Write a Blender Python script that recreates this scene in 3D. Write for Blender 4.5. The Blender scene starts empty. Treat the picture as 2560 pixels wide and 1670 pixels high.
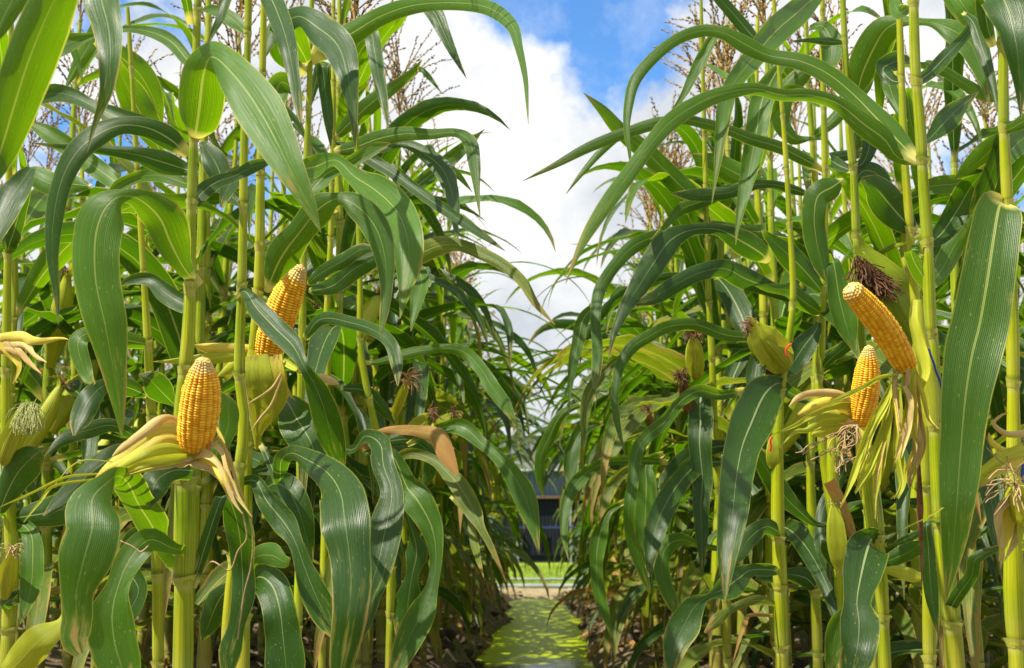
import bpy, math, random
import numpy as np
from mathutils import Vector, Matrix
R = math.radians
random.seed(7)
rng = np.random.default_rng(7)
scene = bpy.context.scene
COL = scene.collection

# ------------------------------------------------------------------ camera
F = 3500.0
CW, CH = 2560.0, 1670.0
CAMZ = 0.45
PITCH = math.atan(525 / F)
YAW = math.atan(65 / F)
cd = bpy.data.cameras.new('camera')
cam = bpy.data.objects.new('camera', cd)
COL.objects.link(cam)
cam.location = (0, 0, CAMZ)
cam.rotation_euler = (R(90) + PITCH, 0, YAW)
cd.sensor_width = 36
cd.lens = 36 * F / CW
cd.clip_start = 0.05
cd.clip_end = 2000
cd.dof.use_dof = True
cd.dof.focus_distance = 2.0
cd.dof.aperture_fstop = 13
scene.camera = cam
CM = Matrix.Translation(cam.location) @ cam.rotation_euler.to_matrix().to_4x4()
CR = np.array(CM.to_3x3())
CT = np.array([0, 0, CAMZ])

def at(x, y, d):
    """world point that the photo shows at pixel x, y and that lies d metres into the scene"""
    return CT + CR @ np.array([(x - CW / 2) / F * d, -(y - CH / 2) / F * d, -d])

def sdir(x, y):
    v = CR @ np.array([(x - CW / 2) / F, -(y - CH / 2) / F, -1.0])
    return v / np.linalg.norm(v)

# ------------------------------------------------------------------ light
SUN_EL, SUN_AZ = 56.0, 236.0      # azimuth clockwise from +Y: behind the camera, to its left
w = bpy.data.worlds.new('World')
scene.world = w
w.use_nodes = True
nt = w.node_tree
nt.nodes.clear()
def N(t, kind, **kw):
    n = t.nodes.new(kind)
    for k, v in kw.items():
        if k == 'inp':
            for a, b in v.items():
                n.inputs[a].default_value = b
        else:
            setattr(n, k, v)
    return n
def L(t, a, b):
    t.links.new(a, b)
def M(t, op, a, b=None, c=None, clamp=False):
    n = t.nodes.new('ShaderNodeMath'); n.operation = op; n.use_clamp = clamp
    for i, v in enumerate((a, b, c)):
        if v is None: continue
        if isinstance(v, (int, float)): n.inputs[i].default_value = v
        else: t.links.new(v, n.inputs[i])
    return n.outputs[0]
def ramp(t, fac, stops, interp='LINEAR'):
    n = t.nodes.new('ShaderNodeValToRGB'); cr = n.color_ramp; cr.interpolation = interp
    while len(cr.elements) < len(stops): cr.elements.new(0.5)
    for e, (p, c) in zip(cr.elements, stops):
        e.position = p; e.color = (c[0], c[1], c[2], 1) if not isinstance(c, (int, float)) else (c, c, c, 1)
    t.links.new(fac, n.inputs[0])
    return n.outputs[0]
def mixc(t, f, a, b, mode='MIX'):
    n = t.nodes.new('ShaderNodeMix'); n.data_type = 'RGBA'; n.blend_type = mode
    if isinstance(f, (int, float)): n.inputs[0].default_value = f
    else: t.links.new(f, n.inputs[0])
    for i, v in ((6, a), (7, b)):
        if isinstance(v, tuple): n.inputs[i].default_value = (v[0], v[1], v[2], 1)
        else: t.links.new(v, n.inputs[i])
    return n.outputs[2]
def noise(t, vec, scale, detail=3, rough=0.5, dist=0.0):
    n = t.nodes.new('ShaderNodeTexNoise')
    n.inputs['Scale'].default_value = scale; n.inputs['Detail'].default_value = detail
    n.inputs['Roughness'].default_value = rough; n.inputs['Distortion'].default_value = dist
    if vec is not None: t.links.new(vec, n.inputs['Vector'])
    return n
sky = N(nt, 'ShaderNodeTexSky', sky_type='NISHITA', sun_disc=False, sun_elevation=R(SUN_EL), sun_rotation=R(SUN_AZ))
sky.air_density = 1.0; sky.dust_density = 0.3; sky.ozone_density = 2.0
tc = N(nt, 'ShaderNodeTexCoord')
D = tc.outputs['Generated']
nz = noise(nt, D, 14, 9, 0.62)
sub = N(nt, 'ShaderNodeVectorMath', operation='SUBTRACT'); L(nt, nz.outputs['Color'], sub.inputs[0]); sub.inputs[1].default_value = (.5, .5, .5)
scl = N(nt, 'ShaderNodeVectorMath', operation='SCALE'); L(nt, sub.outputs[0], scl.inputs[0]); scl.inputs['Scale'].default_value = 0.10
add = N(nt, 'ShaderNodeVectorMath', operation='ADD'); L(nt, D, add.inputs[0]); L(nt, scl.outputs[0], add.inputs[1])
holes = [(1330, -130, .055), (1400, -20, .05), (1500, 70, .044), (1590, 110, .042), (1560, -100, .06), (1600, -20, .04), (1480, 130, .04),
         (300, 40, .025), (430, 60, .015), (90, 330, .02), (330, 420, .03), (240, 480, .02), (1395, 520, .004), (760, 520, .02),
         (2440, 500, .03), (2250, 780, .02), (640, 480, .03)]
acc = None
for (hx, hy, hr) in holes:
    v = sdir(hx, hy)
    ds = N(nt, 'ShaderNodeVectorMath', operation='DISTANCE'); L(nt, add.outputs[0], ds.inputs[0]); ds.inputs[1].default_value = tuple(v)
    m = M(nt, 'SUBTRACT', hr, ds.outputs['Value'])
    m = M(nt, 'DIVIDE', m, 0.018)
    acc = m if acc is None else M(nt, 'MAXIMUM', acc, m)
n2 = noise(nt, D, 3.0, 8, 0.6)
back = M(nt, 'MULTIPLY', M(nt, 'SUBTRACT', n2.outputs['Fac'], 0.55), 12)
sep = N(nt, 'ShaderNodeSeparateXYZ'); L(nt, D, sep.inputs[0])
away = M(nt, 'MULTIPLY', M(nt, 'SUBTRACT', 0.75, sep.outputs[1]), 8, clamp=True)
back = M(nt, 'SUBTRACT', M(nt, 'MULTIPLY', M(nt, 'ADD', back, 1.0), away), 1.0)
blue = M(nt, 'MAXIMUM', acc, back)
blue = M(nt, 'ADD', blue, 0.35, clamp=True)
n3 = noise(nt, D, 7.5, 8, 0.58)
n4 = noise(nt, D, 22, 6, 0.6)
sh = M(nt, 'ADD', M(nt, 'MULTIPLY', n3.outputs['Fac'], 0.75), M(nt, 'MULTIPLY', n4.outputs['Fac'], 0.25))
cl = ramp(nt, sh, [(0.36, (5.3, 5.7, 6.2)), (0.48, (7.2, 7.4, 7.6)), (0.58, (9.0, 9.0, 8.9))])
skyc = mixc(nt, 1.0, sky.outputs[0], (0.80, 1.32, 1.8), 'MULTIPLY')
wisp = M(nt, 'MULTIPLY', M(nt, 'SUBTRACT', noise(nt, D, 11, 6, 0.65).outputs['Fac'], 0.5), 1.6, clamp=True)
skyc = mixc(nt, wisp, skyc, (8, 8.6, 9.2))
tot = mixc(nt, blue, cl, skyc)
bg = N(nt, 'ShaderNodeBackground'); bg.inputs['Strength'].default_value = 0.07
L(nt, tot, bg.inputs['Color'])
L(nt, bg.outputs[0], N(nt, 'ShaderNodeOutputWorld').inputs[0])
sd = bpy.data.lights.new('sun', 'SUN'); so = bpy.data.objects.new('sun', sd); COL.objects.link(so)
sd.energy = 5.0; sd.angle = R(0.53); sd.color = (1.0, 0.94, 0.80)
az, el = R(SUN_AZ), R(SUN_EL)
to_sun = Vector((math.sin(az) * math.cos(el), math.cos(az) * math.cos(el), math.sin(el)))
so.rotation_euler = to_sun.to_track_quat('Z', 'Y').to_euler()
scene.view_settings.view_transform = 'Standard'
scene.view_settings.look = 'None'
scene.view_settings.gamma = 1
scene.view_settings.exposure = 0.86
scene.cycles.max_bounces = 6
scene.cycles.diffuse_bounces = 2
scene.cycles.transmission_bounces = 4
scene.cycles.transparent_max_bounces = 4
try: scene.cycles.use_denoising = True
except Exception: pass

# ------------------------------------------------------------------ materials
def mat(name):
    m = bpy.data.materials.new(name); m.use_nodes = True
    t = m.node_tree; t.nodes.clear()
    return m, t
def finish(t, shader):
    L(t, shader, N(t, 'ShaderNodeOutputMaterial').inputs[0])
def uvs(t):
    u = N(t, 'ShaderNodeUVMap'); u.uv_map = 'uv'
    s = N(t, 'ShaderNodeSeparateXYZ'); L(t, u.outputs[0], s.inputs[0])
    return u.outputs[0], s.outputs[0], s.outputs[1]
def vec(t, x, y, z=0.0):
    c = N(t, 'ShaderNodeCombineXYZ')
    for i, v in enumerate((x, y, z)):
        if isinstance(v, (int, float)): c.inputs[i].default_value = v
        else: L(t, v, c.inputs[i])
    return c.outputs[0]
def princ(t, col, rough, spec=0.5, bump=None, bs=0.3, bd=0.002):
    p = N(t, 'ShaderNodeBsdfPrincipled')
    if isinstance(col, tuple): p.inputs['Base Color'].default_value = (*col, 1)
    else: L(t, col, p.inputs['Base Color'])
    if isinstance(rough, (int, float)): p.inputs['Roughness'].default_value = rough
    else: L(t, rough, p.inputs['Roughness'])
    p.inputs['Specular IOR Level'].default_value = spec
    if bump is not None:
        b = N(t, 'ShaderNodeBump'); b.inputs['Strength'].default_value = bs; b.inputs['Distance'].default_value = bd
        L(t, bump, b.inputs['Height']); L(t, b.outputs[0], p.inputs['Normal'])
    return p

def blade_mat(name, dark, light, trans, rib, edge, dry=0.0, rough=0.36, tf=0.42, spots=0.5, spec=0.5):
    """maize blade: pale midrib, parallel veins, yellow margin, brown flecks; u runs across, v along"""
    m, t = mat(name)
    uv, u, v = uvs(t)
    oi = N(t, 'ShaderNodeObjectInfo').outputs['Random']
    geo = N(t, 'ShaderNodeNewGeometry').outputs['Position']
    a = M(t, 'MULTIPLY', M(t, 'ABSOLUTE', M(t, 'SUBTRACT', u, 0.5)), 2)
    ofs = M(t, 'MULTIPLY', oi, 37.0)
    streak = noise(t, vec(t, M(t, 'MULTIPLY', u, 60), M(t, 'MULTIPLY', v, 1.6), ofs), 1.0, 3, 0.6).outputs['Fac']
    fine = noise(t, vec(t, M(t, 'MULTIPLY', u, 120), M(t, 'MULTIPLY', v, 5.0), ofs), 1.0, 1, 0.5).outputs['Fac']
    vein = M(t, 'SINE', M(t, 'MULTIPLY', u, 190))
    big = noise(t, vec(t, M(t, 'MULTIPLY', u, 1.5), M(t, 'MULTIPLY', v, 5), ofs), 1.0, 4, 0.6).outputs['Fac']
    pos = noise(t, geo, 2.3, 2, 0.5).outputs['Fac']
    k = M(t, 'ADD', M(t, 'MULTIPLY', oi, 0.45), M(t, 'ADD', M(t, 'MULTIPLY', big, 0.5), M(t, 'MULTIPLY', M(t, 'SUBTRACT', pos, 0.4), 0.6)), clamp=True)
    col = mixc(t, k, dark, light)
    s = M(t, 'ADD', M(t, 'MULTIPLY', streak, 0.9), M(t, 'ADD', 0.47, M(t, 'MULTIPLY', vein, 0.09)))
    s = M(t, 'ADD', s, M(t, 'MULTIPLY', M(t, 'SUBTRACT', fine, .5), .35))
    col = mixc(t, 1.0, col, vec(t, s, s, s), 'MULTIPLY')
    s_ = M(t, 'MULTIPLY', s, M(t, 'ADD', 0.95, M(t, 'MULTIPLY', vein, 0.16)))
    tcol = mixc(t, 1.0, mixc(t, k, tuple(c * .7 for c in trans), trans), vec(t, s_, s_, s_), 'MULTIPLY')
    # pale flecks and brown scorch
    fl = noise(t, vec(t, M(t, 'MULTIPLY', u, 26), M(t, 'MULTIPLY', v, 60), ofs), 1.0, 2, 0.6).outputs['Fac']
    flm = M(t, 'MULTIPLY', M(t, 'SUBTRACT', fl, 0.665), 14, clamp=True)
    col = mixc(t, M(t, 'MULTIPLY', flm, 0.7), col, (0.42, 0.40, 0.12))
    sc = noise(t, vec(t, M(t, 'MULTIPLY', u, 5), M(t, 'MULTIPLY', v, 9), M(t, 'ADD', ofs, 5.0)), 1.0, 5, 0.65).outputs['Fac']
    tipm = M(t, 'MULTIPLY', M(t, 'SUBTRACT', v, 0.74), 0.85, clamp=True)
    edm = M(t, 'MULTIPLY', M(t, 'POWER', a, 7.0), 0.17)
    thr = M(t, 'ADD', M(t, 'ADD', tipm, edm), M(t, 'MULTIPLY', M(t, 'POWER', oi, 4.0), 0.10 * spots))
    scm = M(t, 'MULTIPLY', M(t, 'SUBTRACT', M(t, 'ADD', sc, M(t, 'ADD', thr, dry)), 0.74), 9, clamp=True)
    brown = mixc(t, streak, (0.22, 0.09, 0.025), (0.50, 0.30, 0.10))
    yel = M(t, 'MULTIPLY', M(t, 'SUBTRACT', M(t, 'ADD', sc, M(t, 'ADD', thr, dry)), 0.66), 6, clamp=True)
    col = mixc(t, M(t, 'MULTIPLY', yel, 0.6), col, (0.35, 0.33, 0.05)); tcol = mixc(t, M(t, 'MULTIPLY', yel, 0.6), tcol, (0.55, 0.5, 0.05))
    col = mixc(t, scm, col, brown); tcol = mixc(t, scm, tcol, (0.45, 0.22, 0.06))
    # margin, base, midrib
    em = M(t, 'MULTIPLY', M(t, 'SUBTRACT', a, 0.93), 22, clamp=True)
    col = mixc(t, M(t, 'MULTIPLY', em, .22), col, edge); tcol = mixc(t, M(t, 'MULTIPLY', em, .8), tcol, (0.75, 0.75, 0.10))
    bm = M(t, 'MULTIPLY', M(t, 'SUBTRACT', 0.05, v), 40, clamp=True)
    col = mixc(t, bm, col, (0.62, 0.58, 0.16)); tcol = mixc(t, bm, tcol, (0.8, 0.7, 0.12))
    wr = M(t, 'SUBTRACT', 0.072, M(t, 'MULTIPLY', v, 0.058))
    rm = M(t, 'MULTIPLY', M(t, 'SUBTRACT', wr, a), 40, clamp=True)
    rm = M(t, 'MULTIPLY', rm, M(t, 'SUBTRACT', 1.05, M(t, 'MULTIPLY', v, 0.6)), clamp=True)
    col = mixc(t, M(t, 'MULTIPLY', rm, 0.66), col, rib); tcol = mixc(t, M(t, 'MULTIPLY', rm, 0.7), tcol, (0.62, 0.66, 0.10))
    h = M(t, 'ADD', M(t, 'ADD', M(t, 'MULTIPLY', vein, 0.35), M(t, 'MULTIPLY', streak, 1.2)), M(t, 'MULTIPLY', rm, -0.8))
    ro = M(t, 'ADD', M(t, 'MULTIPLY', streak, 0.22), rough - 0.1)
    ro = M(t, 'ADD', ro, M(t, 'MULTIPLY', scm, 0.3))
    p = princ(t, col, ro, spec, h, 0.38, 0.0016)
    tr = N(t, 'ShaderNodeBsdfTranslucent'); L(t, tcol, tr.inputs[0])
    mx = N(t, 'ShaderNodeMixShader'); mx.inputs[0].default_value = tf
    L(t, p.outputs[0], mx.inputs[1]); L(t, tr.outputs[0], mx.inputs[2])
    finish(t, mx.outputs[0])
    return m
LEAF = blade_mat('leaf_green', (0.015, 0.060, 0.002), (0.080, 0.205, 0.004), (0.24, 0.48, 0.001), (0.52, 0.58, 0.16), (0.62, 0.60, 0.03), rough=0.42, spec=0.46)
LEAFB = blade_mat('leaf_deep_green', (0.010, 0.036, 0.003), (0.034, 0.098, 0.005), (0.13, 0.34, 0.001), (0.46, 0.54, 0.24), (0.46, 0.48, 0.05), rough=0.38, spec=0.46, tf=0.34)
LEAFS = blade_mat('leaf_scorched', (0.06, 0.12, 0.01), (0.15, 0.20, 0.015), (0.30, 0.42, 0.01), (0.5, 0.5, 0.15), (0.5, 0.4, 0.08), dry=0.12, rough=0.5)
DRY = blade_mat('leaf_dry', (0.30, 0.15, 0.05), (0.48, 0.32, 0.13), (0.5, 0.3, 0.08), (0.55, 0.42, 0.2), (0.4, 0.25, 0.1), dry=0.3, rough=0.7, tf=0.25, spec=0.2)
HUSK = blade_mat('husk_green', (0.24, 0.35, 0.006), (0.66, 0.64, 0.03), (0.8, 0.8, 0.03), (0.70, 0.66, 0.06), (0.6, 0.36, 0.08), dry=-0.04, rough=0.5, tf=0.3)
HUSKG = blade_mat('husk_leafy', (0.14, 0.24, 0.004), (0.38, 0.48, 0.012), (0.5, 0.6, 0.02), (0.4, 0.48, 0.04), (0.5, 0.5, 0.05), dry=-0.05, rough=0.45, tf=0.2)
HUSKY = blade_mat('husk_yellow', (0.68, 0.50, 0.03), (0.92, 0.80, 0.10), (0.85, 0.6, 0.06), (0.80, 0.66, 0.12), (0.55, 0.26, 0.06), dry=0.02, rough=0.5, tf=0.3)
HUSKD = blade_mat('husk_dry', (0.50, 0.32, 0.10), (0.86, 0.66, 0.28), (0.6, 0.38, 0.1), (0.66, 0.46, 0.18), (0.36, 0.2, 0.08), dry=-0.05, rough=0.75, tf=0.25, spec=0.2)

def stalk_mat():
    m, t = mat('stalk_green')
    uv, u, v = uvs(t)
    oi = N(t, 'ShaderNodeObjectInfo').outputs['Random']
    nd = N(t, 'ShaderNodeAttribute'); nd.attribute_name = 'nd'
    geo = N(t, 'ShaderNodeNewGeometry').outputs['Position']
    st = noise(t, vec(t, M(t, 'MULTIPLY', u, 40), M(t, 'MULTIPLY', v, 5), oi), 1.0, 3, 0.6).outputs['Fac']
    big = noise(t, geo, 9, 4, 0.6).outputs['Fac']
    k = M(t, 'ADD', M(t, 'SUBTRACT', M(t, 'MULTIPLY', st, 1.1), 0.35), M(t, 'ADD', M(t, 'MULTIPLY', big, 0.6), M(t, 'MULTIPLY', oi, 0.15)), clamp=True)
    col = ramp(t, k, [(0.25, (0.09, 0.18, 0.003)), (0.52, (0.28, 0.37, 0.004)), (0.85, (0.58, 0.56, 0.012))])
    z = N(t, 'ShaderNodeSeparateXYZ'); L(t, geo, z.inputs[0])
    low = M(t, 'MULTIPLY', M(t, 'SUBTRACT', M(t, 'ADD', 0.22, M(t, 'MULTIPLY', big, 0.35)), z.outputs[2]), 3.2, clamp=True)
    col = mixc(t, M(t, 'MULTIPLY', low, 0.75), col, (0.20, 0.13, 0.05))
    rust = M(t, 'MULTIPLY', M(t, 'SUBTRACT', noise(t, vec(t, M(t, 'MULTIPLY', u, 7), M(t, 'MULTIPLY', v, 16), M(t, 'MULTIPLY', oi, 30)), 1.0, 4, 0.6).outputs['Fac'], 0.62), 8, clamp=True)
    col = mixc(t, M(t, 'MULTIPLY', rust, 0.7), col, (0.22, 0.09, 0.02))
    nf = nd.outputs['Fac']
    col = mixc(t, M(t, 'MULTIPLY', nf, 0.6, clamp=True), col, (0.62, 0.58, 0.16))
    col = mixc(t, M(t, 'MULTIPLY', M(t, 'MULTIPLY', nf, -1.0), 1.0, clamp=True), col, (0.08, 0.10, 0.015))
    se = M(t, 'MULTIPLY', M(t, 'SUBTRACT', 0.012, M(t, 'ABSOLUTE', M(t, 'SUBTRACT', u, M(t, 'ADD', 0.55, M(t, 'MULTIPLY', M(t, 'SUBTRACT', big, .5), .1))))), 120, clamp=True)
    col = mixc(t, M(t, 'MULTIPLY', se, 0.7), col, (0.30, 0.16, 0.05))
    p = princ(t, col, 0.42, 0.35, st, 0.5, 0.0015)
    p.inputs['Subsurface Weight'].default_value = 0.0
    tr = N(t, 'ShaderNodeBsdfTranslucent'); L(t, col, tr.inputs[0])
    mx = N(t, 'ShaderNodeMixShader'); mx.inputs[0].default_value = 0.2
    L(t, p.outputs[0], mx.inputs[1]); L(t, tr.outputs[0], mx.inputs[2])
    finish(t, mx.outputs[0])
    return m
STALK = stalk_mat()

def cob_mat():
    m, t = mat('kernels')
    uv, u, v = uvs(t)
    at_ = N(t, 'ShaderNodeAttribute'); at_.attribute_name = 'nd'      # 0 gap .. 1 kernel crown
    kr = N(t, 'ShaderNodeAttribute'); kr.attribute_name = 'kr'        # random number of the kernel
    col = ramp(t, kr.outputs['Fac'], [(0, (0.80, 0.34, 0.006)), (0.6, (0.92, 0.45, 0.010)), (1, (0.97, 0.56, 0.025))])
    col = mixc(t, M(t, 'SUBTRACT', 1.0, at_.outputs['Fac'], clamp=True), col, (0.42, 0.13, 0.003))
    tip = M(t, 'MULTIPLY', M(t, 'SUBTRACT', M(t, 'ADD', v, M(t, 'MULTIPLY', kr.outputs['Fac'], 0.06)), 0.87), 14, clamp=True)
    col = mixc(t, M(t, 'MULTIPLY', tip, 0.8), col, (0.55, 0.42, 0.16))
    p = princ(t, col, 0.45, 0.25)
    p.inputs['Subsurface Weight'].default_value = 0.04
    p.inputs['Subsurface Radius'].default_value = (0.004, 0.002, 0.0006)
    finish(t, p.outputs[0])
    return m
KERN = cob_mat()

def simple(name, c1, c2, scale, rough=0.7, spec=0.3, tf=0, bs=0.5, bd=0.003):
    m, t = mat(name)
    g = N(t, 'ShaderNodeTexCoord').outputs['Object']
    n = noise(t, g, scale, 5, 0.6).outputs['Fac']
    oi = N(t, 'ShaderNodeObjectInfo').outputs['Random']
    k = M(t, 'MULTIPLY', M(t, 'SUBTRACT', M(t, 'ADD', n, M(t, 'MULTIPLY', M(t, 'SUBTRACT', oi, .5), .2)), 0.3), 2.5, clamp=True)
    col = mixc(t, k, c1, c2)
    p = princ(t, col, rough, spec, n, bs, bd)
    if tf:
        tr = N(t, 'ShaderNodeBsdfTranslucent'); L(t, col, tr.inputs[0])
        mx = N(t, 'ShaderNodeMixShader'); mx.inputs[0].default_value = tf
        L(t, p.outputs[0], mx.inputs[1]); L(t, tr.outputs[0], mx.inputs[2])
        finish(t, mx.outputs[0])
    else: finish(t, p.outputs[0])
    return m
TASS = simple('tassel_tan', (0.24, 0.14, 0.035), (0.54, 0.37, 0.12), 60, 0.8, 0.2, 0.15)
SILK = simple('silk_brown', (0.07, 0.028, 0.010), (0.26, 0.12, 0.04), 80, 0.6, 0.4)
SILKT = simple('silk_tan', (0.3, 0.18, 0.08), (0.5, 0.36, 0.18), 80, 0.6, 0.3)
SILKG = simple('silk_pale', (0.40, 0.45, 0.12), (0.60, 0.60, 0.25), 80, 0.5, 0.4, 0.2)
GRASS = simple('grass_blades', (0.10, 0.18, 0.008), (0.24, 0.32, 0.015), 3, 0.5, 0.3, 0.4)
CLOD = simple('clod_earth', (0.045, 0.032, 0.022), (0.14, 0.10, 0.065), 14, 0.95, 0.1, 0, 1.0, 0.01)
RED = simple('red_string', (0.6, 0.02, 0.01), (0.75, 0.04, 0.02), 50, 0.6)
BLUE = simple('blue_string', (0.01, 0.03, 0.22), (0.02, 0.06, 0.4), 50, 0.6)
PIPE = simple('pipe_grey', (0.16, 0.17, 0.16), (0.26, 0.28, 0.27), 4, 0.6)

# ------------------------------------------------------------------ objects
def link(name, me, m, parent=None, smooth=True):
    o = bpy.data.objects.new(name, me); COL.objects.link(o)
    if m is not None and not me.materials:
        for q in (m if isinstance(m, list) else [m]): me.materials.append(q)
    if parent is not None: o.parent = parent
    return o
def tag(o, label=None, cat=None, group=None, kind=None):
    if label: o['label'] = label
    if cat: o['category'] = cat
    if group: o['group'] = group
    if kind: o['kind'] = kind
    return o
def empty(name, loc=(0, 0, 0), rz=0):
    o = bpy.data.objects.new(name, None); COL.objects.link(o)
    o.location = loc; o.rotation_euler = (0, 0, rz); o.empty_display_size = 0.05
    return o
class Geo:
    """collects vertices, quads, uv and point attributes of ONE part"""
    def __init__(s): s.v = []; s.f = []; s.uv = []; s.nd = []; s.mi = []; s.n = 0
    def grid(s, P, U, V, close=False, nd=None, mi=0):
        r, c = P.shape[:2]
        s.v.append(P.reshape(-1, 3)); s.nd.append((nd if nd is not None else np.zeros((r, c))).ravel())
        i = np.arange(r * c).reshape(r, c) + s.n
        cc = c if close else c - 1
        j = np.arange(cc); k = (j + 1) % c
        a = i[:-1][:, j]; b = i[:-1][:, k]; d = i[1:][:, k]; e = i[1:][:, j]
        s.f.append(np.stack([a, b, d, e], -1).reshape(-1, 4))
        if close:
            Uf0 = np.broadcast_to(j / c, (r - 1, cc)); Uf1 = np.broadcast_to((j + 1) / c, (r - 1, cc))
        else:
            Uf0 = U[:-1][:, j]; Uf1 = U[:-1][:, k]
        V0 = V[:-1][:, j]; V1 = V[1:][:, j]
        s.uv.append(np.stack([Uf0, V0, Uf1, V0, Uf1, V1, Uf0, V1], -1).reshape(-1, 2))
        s.mi.append(np.full(len(s.f[-1]), mi)); s.n += r * c
    def quads(s, v, f, uv=None, mi=0):
        v = np.asarray(v, float); f = np.asarray(f, int)
        s.v.append(v); s.nd.append(np.zeros(len(v))); s.f.append(f + s.n)
        s.uv.append(np.tile(np.array([[0, 0], [1, 0], [1, 1], [0, 1.]]), (len(f), 1)) if uv is None else uv)
        s.mi.append(np.full(len(f), mi)); s.n += len(v)
    def box(s, c, h, mi=0):
        c = np.array(c, float); h = np.array(h, float)
        v = [c + h * np.array([a, b, d]) for a in (-1, 1) for b in (-1, 1) for d in (-1, 1)]
        s.quads(v, [(0, 1, 3, 2), (4, 6, 7, 5), (0, 4, 5, 1), (2, 3, 7, 6), (0, 2, 6, 4), (1, 5, 7, 3)], mi=mi)
    def mesh(s, name, smooth=True, extra=None):
        v = np.concatenate(s.v); f = np.concatenate(s.f)
        me = bpy.data.meshes.new(name)
        me.vertices.add(len(v)); me.vertices.foreach_set('co', v.ravel().astype(np.float32))
        me.loops.add(len(f) * 4); me.loops.foreach_set('vertex_index', f.ravel().astype(np.int32))
        me.polygons.add(len(f)); me.polygons.foreach_set('loop_start', np.arange(0, len(f) * 4, 4, dtype=np.int32))
        me.polygons.foreach_set('material_index', np.concatenate(s.mi).astype(np.int32))
        me.polygons.foreach_set('use_smooth', np.full(len(f), smooth))
        l = me.uv_layers.new(name='uv'); l.data.foreach_set('uv', np.concatenate(s.uv).ravel().astype(np.float32))
        a = me.attributes.new('nd', 'FLOAT', 'POINT'); a.data.foreach_set('value', np.concatenate(s.nd).astype(np.float32))
        if extra is not None:
            a = me.attributes.new('kr', 'FLOAT', 'POINT'); a.data.foreach_set('value', extra.astype(np.float32))
        me.update(calc_edges=True)
        return me
    def build(s, name, m, parent=None, smooth=True):
        me = s.mesh(name, smooth)
        return link(name, me, m, parent)

def cr(P, n):
    """Catmull-Rom through the rows of P (chord-spaced), n samples"""
    P = np.asarray(P, float)
    if len(P) == 2:
        t = np.linspace(0, 1, n)[:, None]; return P[0] * (1 - t) + P[1] * t, np.linspace(0, 1, n)
    k = min(3, P.shape[1])
    seg = np.linalg.norm(np.diff(P[:, :k], axis=0), axis=1) ** 0.6 + 1e-6
    T = np.concatenate([[0], np.cumsum(seg)])
    t = np.linspace(0, T[-1], n)
    i = np.clip(np.searchsorted(T, t, side='right') - 1, 0, len(P) - 2)
    Pe = np.vstack([2 * P[0] - P[1], P, 2 * P[-1] - P[-2]])
    Te = np.concatenate([[T[0] - seg[0]], T, [T[-1] + seg[-1]]])
    m = np.zeros_like(P)
    for q in range(len(P)):
        m[q] = (Pe[q + 2] - Pe[q]) / (Te[q + 2] - Te[q])
    h = (T[i + 1] - T[i]); x = ((t - T[i]) / h)[:, None]; h = h[:, None]
    return ((2 * x**3 - 3 * x**2 + 1) * P[i] + (x**3 - 2 * x**2 + x) * h * m[i] + (-2 * x**3 + 3 * x**2) * P[i + 1] + (x**3 - x**2) * h * m[i + 1]), t / T[-1]

def unit(a):
    return a / (np.linalg.norm(a, axis=-1, keepdims=True) + 1e-12)

def ribbon(g, C, W, S, nc=7, chan=0.10, cup=None, ruf=0.10, rf=5.0, seed=0, up=None, mi=0, v0=0.0, nick=0.0):
    """blade: centre line C, full widths W, side vectors S; channelled, with wavy margins"""
    r = np.random.default_rng(seed)
    T = unit(np.gradient(C, axis=0)); S = unit(S - (S * T).sum(1, keepdims=True) * T); Nn = np.cross(S, T)
    if up is not None and (Nn[len(C) // 3] @ up) < 0: Nn = -Nn
    n = len(C)
    ln = np.concatenate([[0], np.cumsum(np.linalg.norm(np.diff(C, axis=0), axis=1))]); tot = ln[-1]; v = ln / tot
    s = np.linspace(-1, 1, nc)[None, :]
    ch = np.full(n, chan) if cup is None else chan + (cup - chan) * np.exp(-v / 0.05)
    a = ch[:, None] * 2.2
    ph = r.uniform(0, 6.28, 4)
    fr = rf * tot / 0.6
    amp = ruf * np.clip((v - 0.04) * 8, 0, 1) * np.clip((1 - v) * 4, 0.1, 1)
    L1 = np.sin(v * fr * 6.28 + ph[0]) + 0.5 * np.sin(v * fr * 2.3 * 6.28 + ph[1])
    L2 = np.sin(v * fr * 0.87 * 6.28 + ph[2]) + 0.5 * np.sin(v * fr * 2.6 * 6.28 + ph[3])
    Wv = np.where(s < 0, L1[:, None], L2[:, None]) * np.abs(s) ** 2.2 * amp[:, None]
    hw = (W / 2)[:, None]
    lat = s * hw * np.cos(np.clip(a * np.abs(s), 0, 1.35)) 
    lat = lat * (1 + (nick + .05) * Wv)
    lift = hw * (np.abs(s) * np.sin(np.clip(a * np.abs(s), 0, 1.35)) + Wv * 1.2 + 0.05 * (np.abs(s) < 0.01))
    P = C[:, None, :] + S[:, None, :] * lat[..., None] + Nn[:, None, :] * lift[..., None]
    U = np.broadcast_to((s + 1) / 2, (n, nc)); V = np.broadcast_to((v0 + (1 - v0) * v)[:, None], (n, nc))
    g.grid(P, U, V, mi=mi)

def frames(C):
    T = unit(np.gradient(C, axis=0))
    ref = np.array([0.31, 0.94, 0.1]) if abs(T[0][2]) > 0.7 else np.array([0, 0, 1.0])
    A = [unit(np.cross(T[0], ref))]
    for i in range(1, len(C)):
        a = A[-1] - (A[-1] @ T[i]) * T[i]; A.append(unit(a))
    A = np.array(A); return T, A, np.cross(T, A)

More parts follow.
